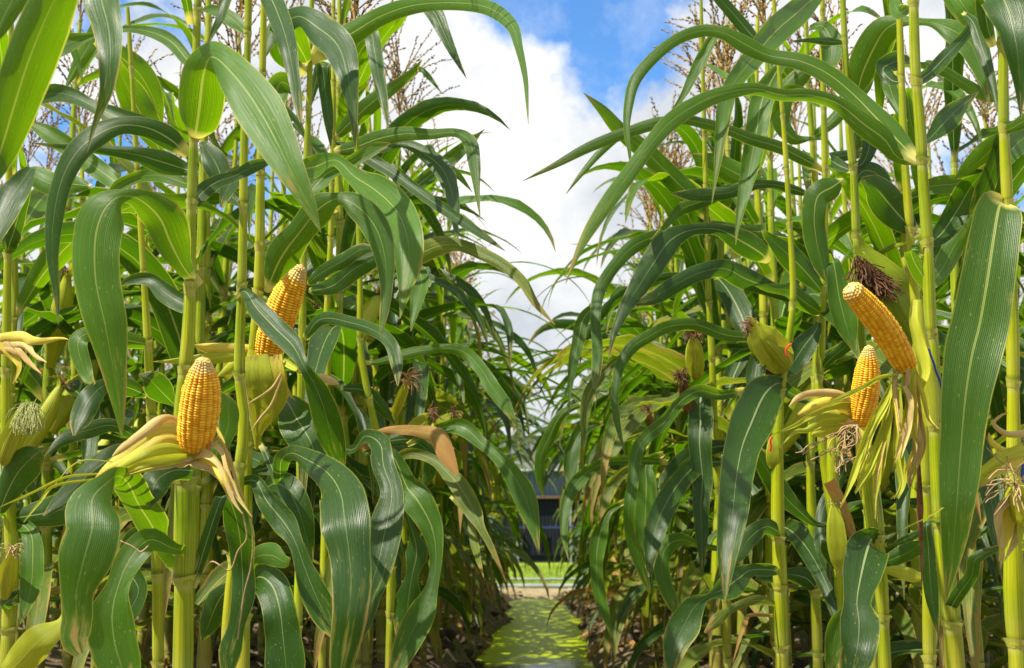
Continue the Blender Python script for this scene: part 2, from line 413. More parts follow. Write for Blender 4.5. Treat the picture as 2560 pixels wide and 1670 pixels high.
def tube(g, C, rad, ns=8, nd=None, squash=1.0, mi=0, vscale=1.0):
    C = np.asarray(C, float); rad = np.broadcast_to(np.asarray(rad, float), (len(C),))
    T, A, B = frames(C)
    th = np.linspace(0, 2 * np.pi, ns, endpoint=False)
    P = C[:, None] + rad[:, None, None] * (np.cos(th)[None, :, None] * A[:, None] + squash * np.sin(th)[None, :, None] * B[:, None])
    v = np.concatenate([[0], np.cumsum(np.linalg.norm(np.diff(C, axis=0), axis=1))]) * vscale
    V = np.broadcast_to(v[:, None], (len(C), ns)); U = np.broadcast_to(th / 6.283, (len(C), ns))
    g.grid(P, U, V, close=True, nd=None if nd is None else np.broadcast_to(nd[:, None], (len(C), ns)), mi=mi)

def stalk_geo(g, C, rad, nodes, ns=14):
    """jointed cane: each internode narrows upwards inside its sheath, then steps at the node ring"""
    C = np.asarray(C, float)
    D_, t = cr(np.column_stack([C, rad]), 60)
    ln = np.concatenate([[0], np.cumsum(np.linalg.norm(np.diff(D_[:, :3], axis=0), axis=1))])
    tot = ln[-1]
    q = set(np.linspace(0, tot, 40))
    nodes = sorted(z for z in nodes if 0.01 < z < tot - 0.01)
    for z in nodes:
        for e in (-.014, -.007, -.003, 0, .003, .007, .014, .03): q.add(z + e)
    q = np.array(sorted(x for x in q if 0 <= x <= tot))
    X = np.column_stack([np.interp(q, ln, D_[:, i]) for i in range(4)])
    r = X[:, 3].copy(); nd = np.zeros(len(q))
    edges = [0] + nodes + [tot]
    for a, b in zip(edges[:-1], edges[1:]):
        k = (q >= a) & (q <= b + 1e-9)
        f = (q[k] - a) / max(b - a, 1e-6)
        r[k] = X[k, 3] * (0.97 + 0.09 * np.sin(f * np.pi * .9 + .5) - 0.05 * f)
    for z in nodes:
        d = q - z
        r *= 1 + 0.08 * np.exp(-(d / .004) ** 2) - 0.06 * np.exp(-((d - .009) / .004) ** 2)
        nd += 1.0 * np.exp(-((d + .004) / .005) ** 2) - 0.8 * np.exp(-((d - .006) / .004) ** 2) + .35 * np.exp(-((d - .022) / .012) ** 2)
    tube(g, X[:, :3], r, ns, nd=nd)
    rn = np.random.default_rng(int(abs(C[0, 0] * 1e4)) + len(nodes)); T, A, B = frames(X[:, :3])
    th = np.linspace(0, 2 * np.pi, 11)
    for z in nodes:      # the yellow ruffled collar that each blade leaves on the cane
        if z < .12: continue
        i = int(np.argmin(abs(q - z))); ph = rn.uniform(0, 6.28); h = rn.uniform(.003, .007)
        rows = []
        for k, (o, f) in enumerate(((-.004, 1.02), (.0, 1.12), (.003, 1.28))):
            rr_ = X[i, 3] * (f + (.14 * np.sin(th * 3 + ph) * k / 2)); zz_ = o + h * (.5 + .5 * np.cos(th - ph)) * (k + .5) / 2
            rows.append(X[i, :3] + rr_[:, None] * (np.cos(th)[:, None] * A[i] + np.sin(th)[:, None] * B[i]) + zz_[:, None] * T[i])
        P = np.array(rows); g.grid(P, np.broadcast_to(th / 6.28, P.shape[:2]), np.full(P.shape[:2], z), nd=np.full(P.shape[:2], 1.0))

# ------------------------------------------------------------------ tassel, ear, cob
def tassel_geo(g, base, h=0.36, seed=0, lean=(0, 0), nb=16, fine=True):
    r = np.random.default_rng(seed)
    base = np.asarray(base, float)
    def branch(p0, d0, ln, droop, rad):
        n = 7; pts = [p0]; d = d0.copy()
        for _ in range(n - 1):
            d = unit(d + np.array([0, 0, -droop / n]) + r.normal(0, .05, 3)); pts.append(pts[-1] + d * ln / (n - 1))
        pts = np.array(pts)
        tube(g, pts, np.linspace(rad, rad * .45, n), 4)
        k = int(ln / (0.0085 if fine else .018))
        vs = []; fs = []
        for i in range(k):
            f = 0.1 + 0.9 * (i + r.random()) / k
            c = np.array([np.interp(f, np.linspace(0, 1, n), pts[:, j]) for j in range(3)])
            o = unit(r.normal(0, 1, 3)); ax = unit(d + o * 0.55); L_ = r.uniform(.008, .014) * (1 if fine else 1.6); W_ = .0027 * (1 if fine else 1.5)
            s1 = unit(np.cross(ax, o)); s2 = np.cross(ax, s1)
            m_ = c + ax * L_ * .45; b = len(vs)
            vs += [c, m_ + s1 * W_, m_ + s2 * W_, m_ - s1 * W_, m_ - s2 * W_, c + ax * L_]
            fs += [(b, b + 1, b + 5, b + 2), (b, b + 2, b + 5, b + 3), (b, b + 3, b + 5, b + 4), (b, b + 4, b + 5, b + 1)]
        if vs: g.quads(vs, fs)
    ld = unit(np.array([lean[0], lean[1], 1.0]))
    branch(base, ld, h, 0.1, .003)
    for i in range(nb):
        f = 0.02 + 0.42 * i / nb
        a = i * 2.4 + r.uniform(-.5, .5); e = r.uniform(.6, 1.25)
        d0 = unit(np.array([math.cos(a) * math.cos(e), math.sin(a) * math.cos(e), math.sin(e)]) + 0.3 * ld)
        branch(base + ld * h * f, d0, h * r.uniform(.45, .72) * (1 - .4 * f), r.uniform(.1, 1.1), .0019)

def lathe(g, C, rad, ns=20, squash=1.0, wob=0.0, seed=0, mi=0):
    C, t = cr(np.column_stack([C, rad]), 26)
    P = C[:, :3]; T, A, B = frames(P)
    r = np.random.default_rng(seed)
    th = np.linspace(0, 2 * np.pi, ns, endpoint=False)
    rr = C[:, 3][:, None] * (1 + wob * np.sin(th * 5 + r.uniform(0, 6) + t[:, None] * 3)[:, :] + wob * .6 * np.sin(th * 9 + r.uniform(0, 6) - t[:, None] * 4))
    X = P[:, None] + rr[..., None] * (np.cos(th)[None, :, None] * A[:, None] + squash * np.sin(th)[None, :, None] * B[:, None])
    U = np.broadcast_to(th / 6.283, rr.shape); V = np.broadcast_to((0.06 + .8 * t)[:, None], rr.shape)
    g.grid(X, U, V, close=True, mi=mi)

def cob_mesh(base, tip, rad, rows=16, per=38, curve=None, tipr=0.35, seed=0):
    r = np.random.default_rng(seed)
    base, tip = np.array(base), np.array(tip)
    mid = (base + tip) / 2 + (0 if curve is None else np.array(curve))
    nv, nu = per * 6, rows * 6
    C, t = cr(np.array([base, mid, tip]), nv + 1)
    T, A, B = frames(C)
    prof = (np.interp(t, [0, .04, .15, .4, .7, .85, .94, .985, 1], [.5, .78, .93, 1, .96, .86, .74, .5, .04]) if tipr > .6 else
            np.interp(t, [0, .03, .1, .22, .45, .66, .8, .9, .96, 1], [.40, .60, .80, .94, 1, .92, .72, .50, .34, .05]))
    th = np.linspace(0, 2 * np.pi, nu, endpoint=False)
    kj = r.normal(0, 1, (rows, per + 2)); kc = r.random((rows, per + 2)); rowoff = r.uniform(0, 1, rows)
    drift = np.cumsum(r.normal(0, .12, (rows, per + 2)), axis=1)
    P = np.zeros((nv + 1, nu, 3)); nd = np.zeros((nv + 1, nu)); kr = np.zeros((nv + 1, nu))
    tw = 0.25 * np.sin(t * 3 + seed)
    hgt = rad * 0.16
    for j in range(nu):
        row = j // 6; fu = ((j % 6) + 0.5) / 6 * 2 - 1
        x = t * per + rowoff[row]
        ki = np.clip(x.astype(int), 0, per + 1); x2 = x + 0.25 * np.sin(t * 9 + row * 1.7)
        fv = (x2 - np.floor(x2)) * 2 - 1
        dome = np.clip(1 - np.abs(fu) ** 3.0, 0, 1) ** .6 * np.clip(1 - np.abs(fv) ** 3.4, 0, 1) ** .6
        ki = np.clip(np.floor(x2).astype(int), 0, per + 1)
        amp = hgt * (1 + 0.08 * kj[row, ki]) * np.where(t > .93, 1.3, 1)
        rr = rad * prof * (1 + .012 * drift[row, ki]) - hgt * .8 + amp * dome * np.clip(prof * 1.6, .3, 1)
        a = th[j] + tw
        P[:, j] = C + rr[:, None] * (np.cos(a)[:, None] * A + np.sin(a)[:, None] * B)
        nd[:, j] = np.clip(dome * 1.25, 0, 1); kr[:, j] = kc[row, ki]
    g = Geo(); V = np.broadcast_to(t[:, None] * (.94 if tipr > .6 else 1.03), (nv + 1, nu)); U = np.broadcast_to(th / 6.28, (nv + 1, nu))
    g.grid(P, U, V, close=True, nd=nd)
    return g.mesh('kernels', True, extra=kr.ravel())

def silk_geo(g, p, d, ln, n=60, spread=.5, rad=.0007, seed=0, gravity=.9):
    r = np.random.default_rng(seed); p = np.array(p); d = unit(np.array(d))
    for i in range(n):
        q = p + r.normal(0, .004, 3); v = unit(d + r.normal(0, spread, 3)); k = 7; pts = [q]
        for _ in range(k):
            v = unit(v + np.array([0, 0, -gravity / k * 1.6]) + r.normal(0, .22, 3)); pts.append(pts[-1] + v * ln * r.uniform(.6, 1) / k)
        tube(g, np.array(pts), rad, 3)

# ------------------------------------------------------------------ the setting
def sm(a, b, x):
    t = np.clip((x - a) / (b - a), 0, 1); return t * t * (3 - 2 * t)
_w = rng.uniform(0, 6.28, (40, 3)); _k = rng.normal(0, 1, (40, 2))
def fbm(x, y, s):
    o = 0
    for i in range(24):
        f = s * 1.35 ** (i * .55); o = o + np.sin(_k[i, 0] * f * x + _k[i, 1] * f * y + _w[i, 0]) / 1.35 ** (i * .42)
    return o / 3.2
WATER = -0.09
def ground_z(x, y):
    x = np.asarray(x, float); y = np.asarray(y, float)
    xs = x + 0.03 * np.sin(y * 1.1) + .02 * np.sin(y * 2.9 + 1)
    left = -0.20 + 0.30 * sm(0.10, 0.48, -xs)
    right = -0.20 + 0.20 * sm(0.10, 0.42, xs)
    z = np.where(xs < 0, left, right)
    z = np.where(xs < -0.9, 0.10 - 0.07 * (0.5 - 0.5 * np.cos((xs + .9) * 2 * np.pi / .95)), z)
    z = np.where(xs > 0.9, 0.0 - 0.06 * (0.5 - 0.5 * np.cos((xs - .9) * 2 * np.pi / .95)), z)
    end = sm(13.0, 14.6, y)
    z = z * (1 - end) + (-0.055) * end
    far = sm(16.4, 17.2, y)
    z = z * (1 - far) - 0.12 * far
    rough = (0.020 * fbm(x, y, 9) + 0.010 * fbm(y, -x, 34)) * (1 - sm(16.2, 17, y)) * (0.35 + .65 * sm(0.1, .35, np.abs(xs)))
    rough = rough * (1 - sm(3.5, 8, np.abs(x)))
    return z + rough
def gz(x, y): return float(ground_z(x, y))

xs = np.concatenate([-np.geomspace(260, 4.1, 26), np.arange(-4, -.9, .07), np.arange(-.9, .9, .016), np.arange(.9, 4, .07), np.geomspace(4.1, 260, 26)])
ys = np.concatenate([-np.geomspace(60, 1, 10), np.arange(-.8, 3.5, .12), np.arange(3.5, 18, .035), np.geomspace(18.2, 420, 40)])
X, Y = np.meshgrid(xs, ys)
P = np.stack([X, Y, ground_z(X, Y)], -1)
g = Geo(); g.grid(P, X * .1, Y * .1)
m, t = mat('soil_and_turf')
geo = N(t, 'ShaderNodeNewGeometry').outputs['Position']
sp = N(t, 'ShaderNodeSeparateXYZ'); L(t, geo, sp.inputs[0])
n1 = noise(t, geo, 6, 8, 0.65).outputs['Fac']; n2_ = noise(t, geo, 45, 5, 0.65).outputs['Fac']; n3_ = noise(t, geo, 1.2, 4, .6).outputs['Fac']
soil = ramp(t, M(t, 'ADD', M(t, 'MULTIPLY', n1, .5), M(t, 'MULTIPLY', n2_, .5)), [(0.3, (0.045, 0.030, 0.017)), (0.5, (0.13, 0.092, 0.052)), (0.66, (0.28, 0.20, 0.12))])
wet = M(t, 'MULTIPLY', M(t, 'SUBTRACT', -0.05, sp.outputs[2]), 20, clamp=True)
soil = mixc(t, M(t, 'MULTIPLY', wet, .6), soil, (0.035, 0.03, 0.018))
bank = M(t, 'MULTIPLY', M(t, 'SUBTRACT', sp.outputs[1], 13.4), 1.2, clamp=True)
soil = mixc(t, bank, soil, ramp(t, n2_, [(0.35, (0.12, 0.10, 0.04)), (0.6, (0.36, 0.27, 0.15))]))
moss = M(t, 'MULTIPLY', M(t, 'SUBTRACT', M(t, 'ADD', n3_, M(t, 'MULTIPLY', n2_, .3)), 0.72), 6, clamp=True)
soil = mixc(t, M(t, 'MULTIPLY', moss, .6), soil, (0.10, 0.13, 0.02))
gr = M(t, 'MULTIPLY', M(t, 'SUBTRACT', M(t, 'ADD', sp.outputs[1], M(t, 'MULTIPLY', n1, .8)), 17.2), 2.5, clamp=True)
turf = ramp(t, M(t, 'ADD', M(t, 'MULTIPLY', n3_, .6), M(t, 'MULTIPLY', n1, .4)), [(0.35, (0.09, 0.16, 0.008)), (0.6, (0.22, 0.31, 0.015))])
col = mixc(t, gr, soil, turf)
p = princ(t, col, 0.9, 0.25, M(t, 'ADD', n1, M(t, 'MULTIPLY', n2_, .6)), 0.9, 0.02)
finish(t, p.outputs[0])
tag(g.build('ground', m), kind='structure')

# water lying in the channel, its yellow-green part algae, part crop reflection painted in
m, t = mat('ditch_water')
geo = N(t, 'ShaderNodeNewGeometry').outputs['Position']
mp = N(t, 'ShaderNodeMapping'); L(t, geo, mp.inputs[0]); mp.inputs['Scale'].default_value = (0.55, 0.9, 1)
al = noise(t, mp.outputs[0], 4.5, 6, 0.6).outputs['Fac']; al2 = noise(t, mp.outputs[0], 38, 4, .6).outputs['Fac']
sp = N(t, 'ShaderNodeSeparateXYZ'); L(t, geo, sp.inputs[0])
nearw = M(t, 'MULTIPLY', M(t, 'SUBTRACT', sp.outputs[1], 6.3), 0.9, clamp=True)
am = M(t, 'MULTIPLY', M(t, 'SUBTRACT', M(t, 'ADD', M(t, 'ADD', al, M(t, 'MULTIPLY', al2, .25)), M(t, 'MULTIPLY', nearw, 0.45)), 0.56), 4, clamp=True)
col = mixc(t, am, (0.035, 0.04, 0.018), mixc(t, al2, (0.16, 0.24, 0.001), (0.44, 0.50, 0.003)))
bn = noise(t, mp.outputs[0], 26, 3, .5).outputs['Fac']
p = princ(t, col, M(t, 'ADD', 0.04, M(t, 'MULTIPLY', am, .30)), 0.5, bn, 0.25, 0.004)
L(t, M(t, 'SUBTRACT', 0.5, M(t, 'MULTIPLY', am, .46)), p.inputs['Specular IOR Level'])
algae_refl = N(t, 'ShaderNodeBsdfDiffuse'); L(t, col, algae_refl.inputs[0])
mx = N(t, 'ShaderNodeMixShader'); L(t, M(t, 'MULTIPLY', am, .5), mx.inputs[0]); L(t, p.outputs[0], mx.inputs[1]); L(t, algae_refl.outputs[0], mx.inputs[2])
finish(t, mx.outputs[0])
g = Geo(); yy = np.linspace(-1, 14.6, 60); xx = np.linspace(-.36, .36, 6)
X, Y = np.meshgrid(xx, yy); g.grid(np.stack([X, Y, np.full_like(X, WATER)], -1), X, Y)
tag(g.build('water', m), kind='structure')

def blades(g, n, fx, fy, h0, h1, wd, r):
    for _ in range(n):
        x, y = fx(), fy(); z = gz(x, y); h = r.uniform(h0, h1); a = r.uniform(0, 6.28); l = r.uniform(0, .6) * h
        s = np.array([math.cos(a), math.sin(a), 0]) * wd * r.uniform(.6, 1.2); d = np.array([math.cos(a + 1.3) * l, math.sin(a + 1.3) * l, h])
        b = np.array([x, y, z - .01])
        g.quads([b - s, b + s, b + s * .6 + d * .55, b - s * .6 + d * .55, b + d * 1.0 + s * .08 + np.array([0, 0, -.15 * h]), b + d - s * .08 + np.array([0, 0, -.15 * h])], [(0, 1, 2, 3), (3, 2, 4, 5)])
rr = np.random.default_rng(3)
g = Geo(); blades(g, 9000, lambda: rr.uniform(-1.6, 2.0), lambda: 17.2 + 20 * rr.random() ** 1.7, .03, .09, .006, rr)
tag(g.build('grass', GRASS), kind='stuff')
g = Geo()
for cx in range(70):
    sx = rr.choice([-1, 1]); x0 = sx * rr.uniform(.2, .42); y0 = rr.uniform(5, 14.5)
    blades(g, 14, lambda: x0 + rr.normal(0, .03), lambda: y0 + rr.normal(0, .06), .02, .07, .003, rr)
tag(g.build('weeds', GRASS), kind='stuff')

# clods and fallen leaves on the banks
g = Geo()
ico = []
for i in range(5):
    for j in range(8):
        a, b = math.pi * (i) / 4, 2 * math.pi * j / 8
        ico.append((math.sin(a) * math.cos(b), math.sin(a) * math.sin(b), math.cos(a)))
ico = np.array(ico); icf = [(i * 8 + j, i * 8 + (j + 1) % 8, (i + 1) * 8 + (j + 1) % 8, (i + 1) * 8 + j) for i in range(4) for j in range(8)]
for _ in range(1500):
    sx = rr.choice([-1, 1]); x = sx * rr.uniform(.18, 1.0); y = 4 + 11 * rr.random() ** 1.3; s = .006 + .028 * rr.random() ** 3
    v = ico * (1 + .45 * np.sin(ico @ rr.normal(0, 2.2, 3) + rr.uniform(0, 6)))[:, None] * np.array([1.3, 1.0, .7]) * s
    g.quads(v + np.array([x, y, gz(x, y) + s * .15]), icf)
tag(g.build('dirt', CLOD), kind='stuff')
g = Geo()
for i in range(260):
    sx = rr.choice([-1, 1]); x = sx * rr.uniform(.22, 1.3); y = rr.uniform(4.0, 14.5); a = rr.uniform(0, 6.28); ln = rr.uniform(.08, .35); k = 7
    f = np.linspace(-.5, .5, k); px = x + np.cos(a) * f * ln; py = y + np.sin(a) * f * ln + .02 * np.sin(f * 7)
    pz = ground_z(px, py) + .012 + .012 * np.abs(np.sin(f * 9 + i))
    ribbon(g, np.stack([px, py, pz], -1), .035 * np.sin(np.linspace(.25, 2.95, k)), np.tile([-math.sin(a), math.cos(a), rr.uniform(-.6, .6)], (k, 1)), nc=3, ruf=.3, seed=i)
tag(g.build('debris', DRY), kind='stuff')

# pipes across the end of the ditch
for (y, r_, lab) in ((17.3, .035, 'thick grey irrigation pipe laid across the near edge of the lawn'), (21.5, .022, 'thin grey irrigation pipe lying farther back in the lawn before the dark shed')):
    g = Geo(); px = np.linspace(-6, 7, 60)
    tube(g, np.stack([px, y + .05 * np.sin(px * .7), ground_z(px, np.full_like(px, y)) + r_ * 1.4 + .01], -1), r_, 10)
    tag(g.build('irrigation_pipe', PIPE), lab, 'pipe')

# the dark shed beyond the lawn
def flat(name, c, rough=.6, stripes=0, spec=.4):
    m, t = mat(name); geo = N(t, 'ShaderNodeTexCoord').outputs['Object']
    n = noise(t, geo, 1.3, 6, .65).outputs['Fac']; f = M(t, 'ADD', .7, M(t, 'MULTIPLY', n, .6))
    h = n
    if stripes:
        s = N(t, 'ShaderNodeSeparateXYZ'); L(t, geo, s.inputs[0])
        h = M(t, 'SINE', M(t, 'MULTIPLY', s.outputs[0], stripes)); f = M(t, 'ADD', f, M(t, 'MULTIPLY', h, .10))
    col = mixc(t, 1.0, c, vec(t, f, f, f), 'MULTIPLY')
    finish(t, princ(t, col, rough, spec, h, .5, .02).outputs[0]); return m
SY = 44.0
BLU = flat('corrugated_blue', (0.06, 0.09, 0.16), .5, 40); ROOF = flat('roof_grey', (0.17, 0.17, 0.19), .6, 22); GUT = flat('gutter_metal', (0.24, 0.25, 0.26), .45)
DARK = flat('opening_shade', (0.012, 0.014, 0.02), .8, 60, .1); WHT = flat('painted_white', (0.26, 0.27, 0.28), .5); RAILB = flat('rail_blue', (0.01, 0.03, 0.13), .5); BEAM = flat('beam_rust', (0.30, 0.16, 0.12), .7)
shed = tag(empty('shed', (1.2, SY, -0.12)), 'dark farm shed with curved grey roof and blue wall at the far end', 'shed')
x0, x1, dp = -6.0, 6.0, 9.0
def part(name, m, fn, parent=shed, smooth=False):
    g = Geo(); fn(g); return g.build(name, m, parent, smooth)
def roofg(g):
    th = np.linspace(0, np.pi, 41); cx = 6.6 * np.cos(th); cz = 3.05 + .82 * np.sin(th) ** .8
    for s in (0, .06):
        for yy in ((-.35, dp + .3),):
            P = np.stack([np.stack([cx, np.full_like(cx, y_), cz + s], -1) for y_ in np.linspace(yy[0], yy[1], 12)])
            g.grid(P, np.zeros(P.shape[:2]), np.zeros(P.shape[:2]))
    P = np.stack([np.stack([cx, np.full_like(cx, -.33), np.full_like(cx, 3.0)], -1), np.stack([cx, np.full_like(cx, -.33), cz + .05], -1)])
    g.grid(P, np.zeros(P.shape[:2]), np.zeros(P.shape[:2]))
part('roof', ROOF, roofg)
part('gutter', GUT, lambda g: (g.box((0, -.36, 3.0), (6.7, .08, .13))))
part('wall', BLU, lambda g: (g.box((0, .1, 2.43), (x1, .06, .42)), g.box((x0, dp / 2, 1.4), (.06, dp / 2 - .1, 1.4)), g.box((x1, dp / 2, 1.4), (.06, dp / 2 - .1, 1.4)), g.box((0, dp, 1.4), (x1 - .07, .06, 1.4))))
part('beam', BEAM, lambda g: g.box((0, -.02, 2.02), (x1, .05, .045)))
part('dark_opening', DARK, lambda g: [g.box((-4.1 + i * 1.64, .12, .98), (.79, .02, .98)) for i in range(6)])  # near-black panels stand in for the shade inside the open shed
part('handrail', RAILB, lambda g: g.box((0, -.25, 1.08), (x1, .02, .03)))
for i in range(8): part('post', WHT if i == 2 else GUT, lambda g: g.box((-5.1 + i * 1.64 - .02, -.1, .98 if i != 2 else .55), (.035, .04, .98 if i != 2 else .6)))
part('notice_board', WHT, lambda g: g.box((-1.38, -.2, 1.33), (.14, .015, .2)))
part('kerb_wall', WHT, lambda g: g.box((-3.6, -.6, .18), (1.75, .06, .18)))

# ------------------------------------------------------------------ the crop behind the front plants
def leaf_curve(L_, az, e0, e1, twist, seed, n=22):
    r = np.random.default_rng(seed); t = np.linspace(0, 1, n)
    k = r.uniform(1.0, 1.9)
    e = e0 + (e1 - e0) * t ** k
    a = az + twist * t ** 1.5 + .12 * np.sin(t * 5 + seed)
    d = np.stack([np.cos(a) * np.cos(e), np.sin(a) * np.cos(e), np.sin(e)], -1)
    C = np.vstack([[0, 0, 0], np.cumsum(d[:-1] * L_ / (n - 1), axis=0)])
    S = np.stack([-np.sin(a), np.cos(a), np.zeros(n)], -1)
    rl = r.normal(0, .25) + r.normal(0, .75) * t
    T = unit(np.gradient(C, axis=0)); Nn = np.cross(S, T)
    return C, S * np.cos(rl)[:, None] + Nn * np.sin(rl)[:, None]
def wprof(t, wm, wb=.45):
    return wm * np.minimum(1, wb + (1 - wb) * t / .22) * np.clip(1 - t ** 2.4, 0, 1) ** .85 + .0006

def make_variant(seed, ears=1, H=1.62, fine=True):
    """the parts of one maize plant around the origin: [(name, mesh, material, [(sub, mesh, material)])]"""
    r = np.random.default_rng(seed); out = []
    zs = [0.05]
    while zs[-1] < H - .06: zs.append(zs[-1] + r.uniform(.125, .175) * (0.75 if zs[-1] < .25 else 1.0))
    n = 9; zz = np.linspace(-.06, H, n); off = np.cumsum(r.normal(0, .006, (n, 2)), axis=0); off[:, 0] += .02 * r.normal() * zz; off[:, 1] += .02 * r.normal() * zz
    C = np.column_stack([off, zz]); rad = np.interp(zz, [0, .3, H * .7, H], [.0145, .013, .0085, .0045])
    g = Geo(); stalk_geo(g, C, rad, [z + .06 for z in zs], 12 if fine else 7); out.append(('stalk', g.mesh('stalk'), STALK, []))
    az0 = r.normal(0, .1)
    tops = Geo(); tops_m = []
    for i, z in enumerate(zs):
        f = z / H
        if z < .16 or f > .93: continue
        L_ = (.62 + .30 * math.sin(min(1, f * 1.25) * math.pi) ) * r.uniform(.85, 1.15); wm = (.040 + .031 * math.sin(min(1, f * 1.15) * math.pi)) * r.uniform(.88, 1.12)
        if f > .8: L_ *= .66; wm *= .7
        az = az0 + math.pi * i + r.normal(0, .45)
        e0 = r.uniform(.75, 1.25); e1 = r.uniform(-1.5, -.6) if f < .75 else r.uniform(-1.3, .1)
        if f < .45: e1 = -1.55; e0 = r.uniform(.2, .9)
        if f < .3: L_ *= .8
        Cc, Ss = leaf_curve(L_, az, e0, e1, r.normal(0, .5), seed * 50 + i, 22 if fine else 12)
        px = np.interp(z, zz, C[:, 0]); py = np.interp(z, zz, C[:, 1])
        Cc = Cc + np.array([px + .006 * math.cos(az), py + .006 * math.sin(az), z])
        tt = np.linspace(0, 1, len(Cc)); g = Geo()
        ribbon(g, Cc, wprof(tt, wm), Ss, nc=7 if fine else 5, chan=.16, cup=.75, ruf=.16, rf=r.uniform(3, 5), seed=seed * 9 + i, up=np.array([0, 0, 1.]))
        m_ = LEAF if r.random() < (.72 if f > .62 else .22) else LEAFB
        if f < .2: m_ = DRY if r.random() < .12 and not fine else LEAFS
        elif f < .55 and r.random() < (.14 if fine else .34): m_ = LEAFS if r.random() < .8 or fine else DRY
        out.append(('leaf', g.mesh('leaf'), m_, []))
        if f < .8 and r.random() < .85:   # a second, limp blade from the same joint, hanging close to the cane
            Cc, Ss = leaf_curve(L_ * r.uniform(.6, .9), az + r.uniform(1, 2.4), r.uniform(-.2, .7), -1.56, r.normal(0, .6), seed * 70 + i, 20 if fine else 10)
            Cc = Cc + np.array([px, py, z + .02]); tt = np.linspace(0, 1, len(Cc)); g = Geo()
            ribbon(g, Cc, wprof(tt, wm * .78), Ss, nc=7 if fine else 5, chan=.2, cup=.6, ruf=.2, rf=r.uniform(3, 6), seed=seed * 19 + i, up=np.array([0, 0, 1.]))
            out.append(('leaf', g.mesh('leaf'), LEAFB if r.random() < .8 else LEAFS, []))
    g = Geo(); tassel_geo(g, C[-1] - [0, 0, .01], r.uniform(.32, .42), seed, (r.normal(0, .12), r.normal(0, .12)), 15 if fine else 12, fine); out.append(('tassel', g.mesh('tassel'), TASS, []))
    for e in range(ears):
        z = r.uniform(.55, .72) + e * .13; az = az0 + r.uniform(0, 6.28)
        b = np.array([np.interp(z, zz, C[:, 0]), np.interp(z, zz, C[:, 1]), z]); o = np.array([math.cos(az), math.sin(az), 0])
        d = unit(o * .42 + np.array([0, 0, 1.])); l = r.uniform(.17, .22)
        g = Geo(); ax = np.array([b + o * .008, b + o * .02 + d * l * .35, b + o * .03 + d * l * .7, b + o * .032 + d * l * 1.0])
        lathe(g, ax, np.array([.012, .025, .022, .006]), 14, 1, .03, seed)
        fl = Geo()
        for q in range(3):
            aa = az + q * 2.1; c0 = ax[-1] - d * .03; pts = np.array([c0, c0 + d * .04 + .01 * np.array([math.cos(aa), math.sin(aa), 0]), c0 + d * .07 + .035 * np.array([math.cos(aa), math.sin(aa), -.2])])
            cc, _ = cr(pts, 7); ribbon(fl, cc, np.linspace(.02, .002, 7), np.tile([-math.sin(aa), math.cos(aa), 0], (7, 1)), nc=3, seed=q)
        s = Geo(); silk_geo(s, ax[-1], d, .045, 18 if fine else 7, .3, .0009, seed)
        out.append(('ear', g.mesh('husk'), HUSK, [('husk_tip', fl.mesh('tip'), HUSK), ('silk', s.mesh('silk'), SILK)]))
    return out
VAR = [make_variant(100 + i, 1 if i % 4 else 2) for i in range(10)]
def merged(parts):
    """one far plant as one mesh with its materials"""
    mats = []; V_ = []; F_ = []; U_ = []; A_ = []; I_ = []; n = 0
    flat_ = []
    for p in parts: flat_ += [(p[1], p[2])] + [(q[1], q[2]) for q in p[3]]
    for me, m_ in flat_:
        if m_ not in mats: mats.append(m_)
        nv, nf = len(me.vertices), len(me.polygons)
        v = np.empty(nv * 3, np.float32); me.vertices.foreach_get('co', v); l = np.empty(nf * 4, np.int32); me.loops.foreach_get('vertex_index', l)
        u = np.empty(nf * 8, np.float32); me.uv_layers[0].data.foreach_get('uv', u); a = np.empty(nv, np.float32); me.attributes['nd'].data.foreach_get('value', a)
        V_.append(v.reshape(-1, 3)); F_.append(l.reshape(-1, 4) + n); U_.append(u.reshape(-1, 2)); A_.append(a); I_.append(np.full(nf, mats.index(m_))); n += nv
    g = Geo(); g.v = V_; g.f = F_; g.uv = U_; g.nd = A_; g.mi = I_; me = g.mesh('corn_plant')
    for m_ in mats: me.materials.append(m_)
    return me
FARV = [merged(make_variant(300 + i, 1, fine=False)) for i in range(7)]

def place_parts(parts, loc, rz, sc, label, group, name='corn_plant', skip=()):
    root = empty(name, loc, rz); root.scale = (sc, sc, sc)
    tag(root, label, 'corn plant', group)
    for (nm, me, m_, subs) in parts:
        if nm in skip: continue
        o = link(nm, me, m_, root)
        for (sn, sme, sm_) in subs: link(sn, sme, sm_, o)
    return root
plants = []
def field():
    r = np.random.default_rng(21)
    near = 0
    for side in (-1, 1):
        rows = [.44 if side < 0 else .54]
        while len(rows) < 9: rows.append(rows[-1] + (.36 if len(rows) % 2 else .42))
        for ri, rx in enumerate(rows):
            y = {0: 3.3, 1: 3.1, 2: 3.2, 3: 3.5, 4: 3.8}.get(ri, 3.9 + ri * .1)
            ymax = {0: 13.8, 1: 13.6, 2: 13.4, 3: 13.3}.get(ri, 13.2)
            stp = .21 if ri < 1 else (.26 if ri < 3 else .36)
            while y < ymax:
                x = side * rx + r.normal(0, .035); yy_ = y + r.normal(0, .03)
                if abs(x) / yy_ < .44: plants.append((side, ri, x, yy_))
                y += stp * (1 if y < 6 else (1.25 if ri < 2 else 1.9))
field()
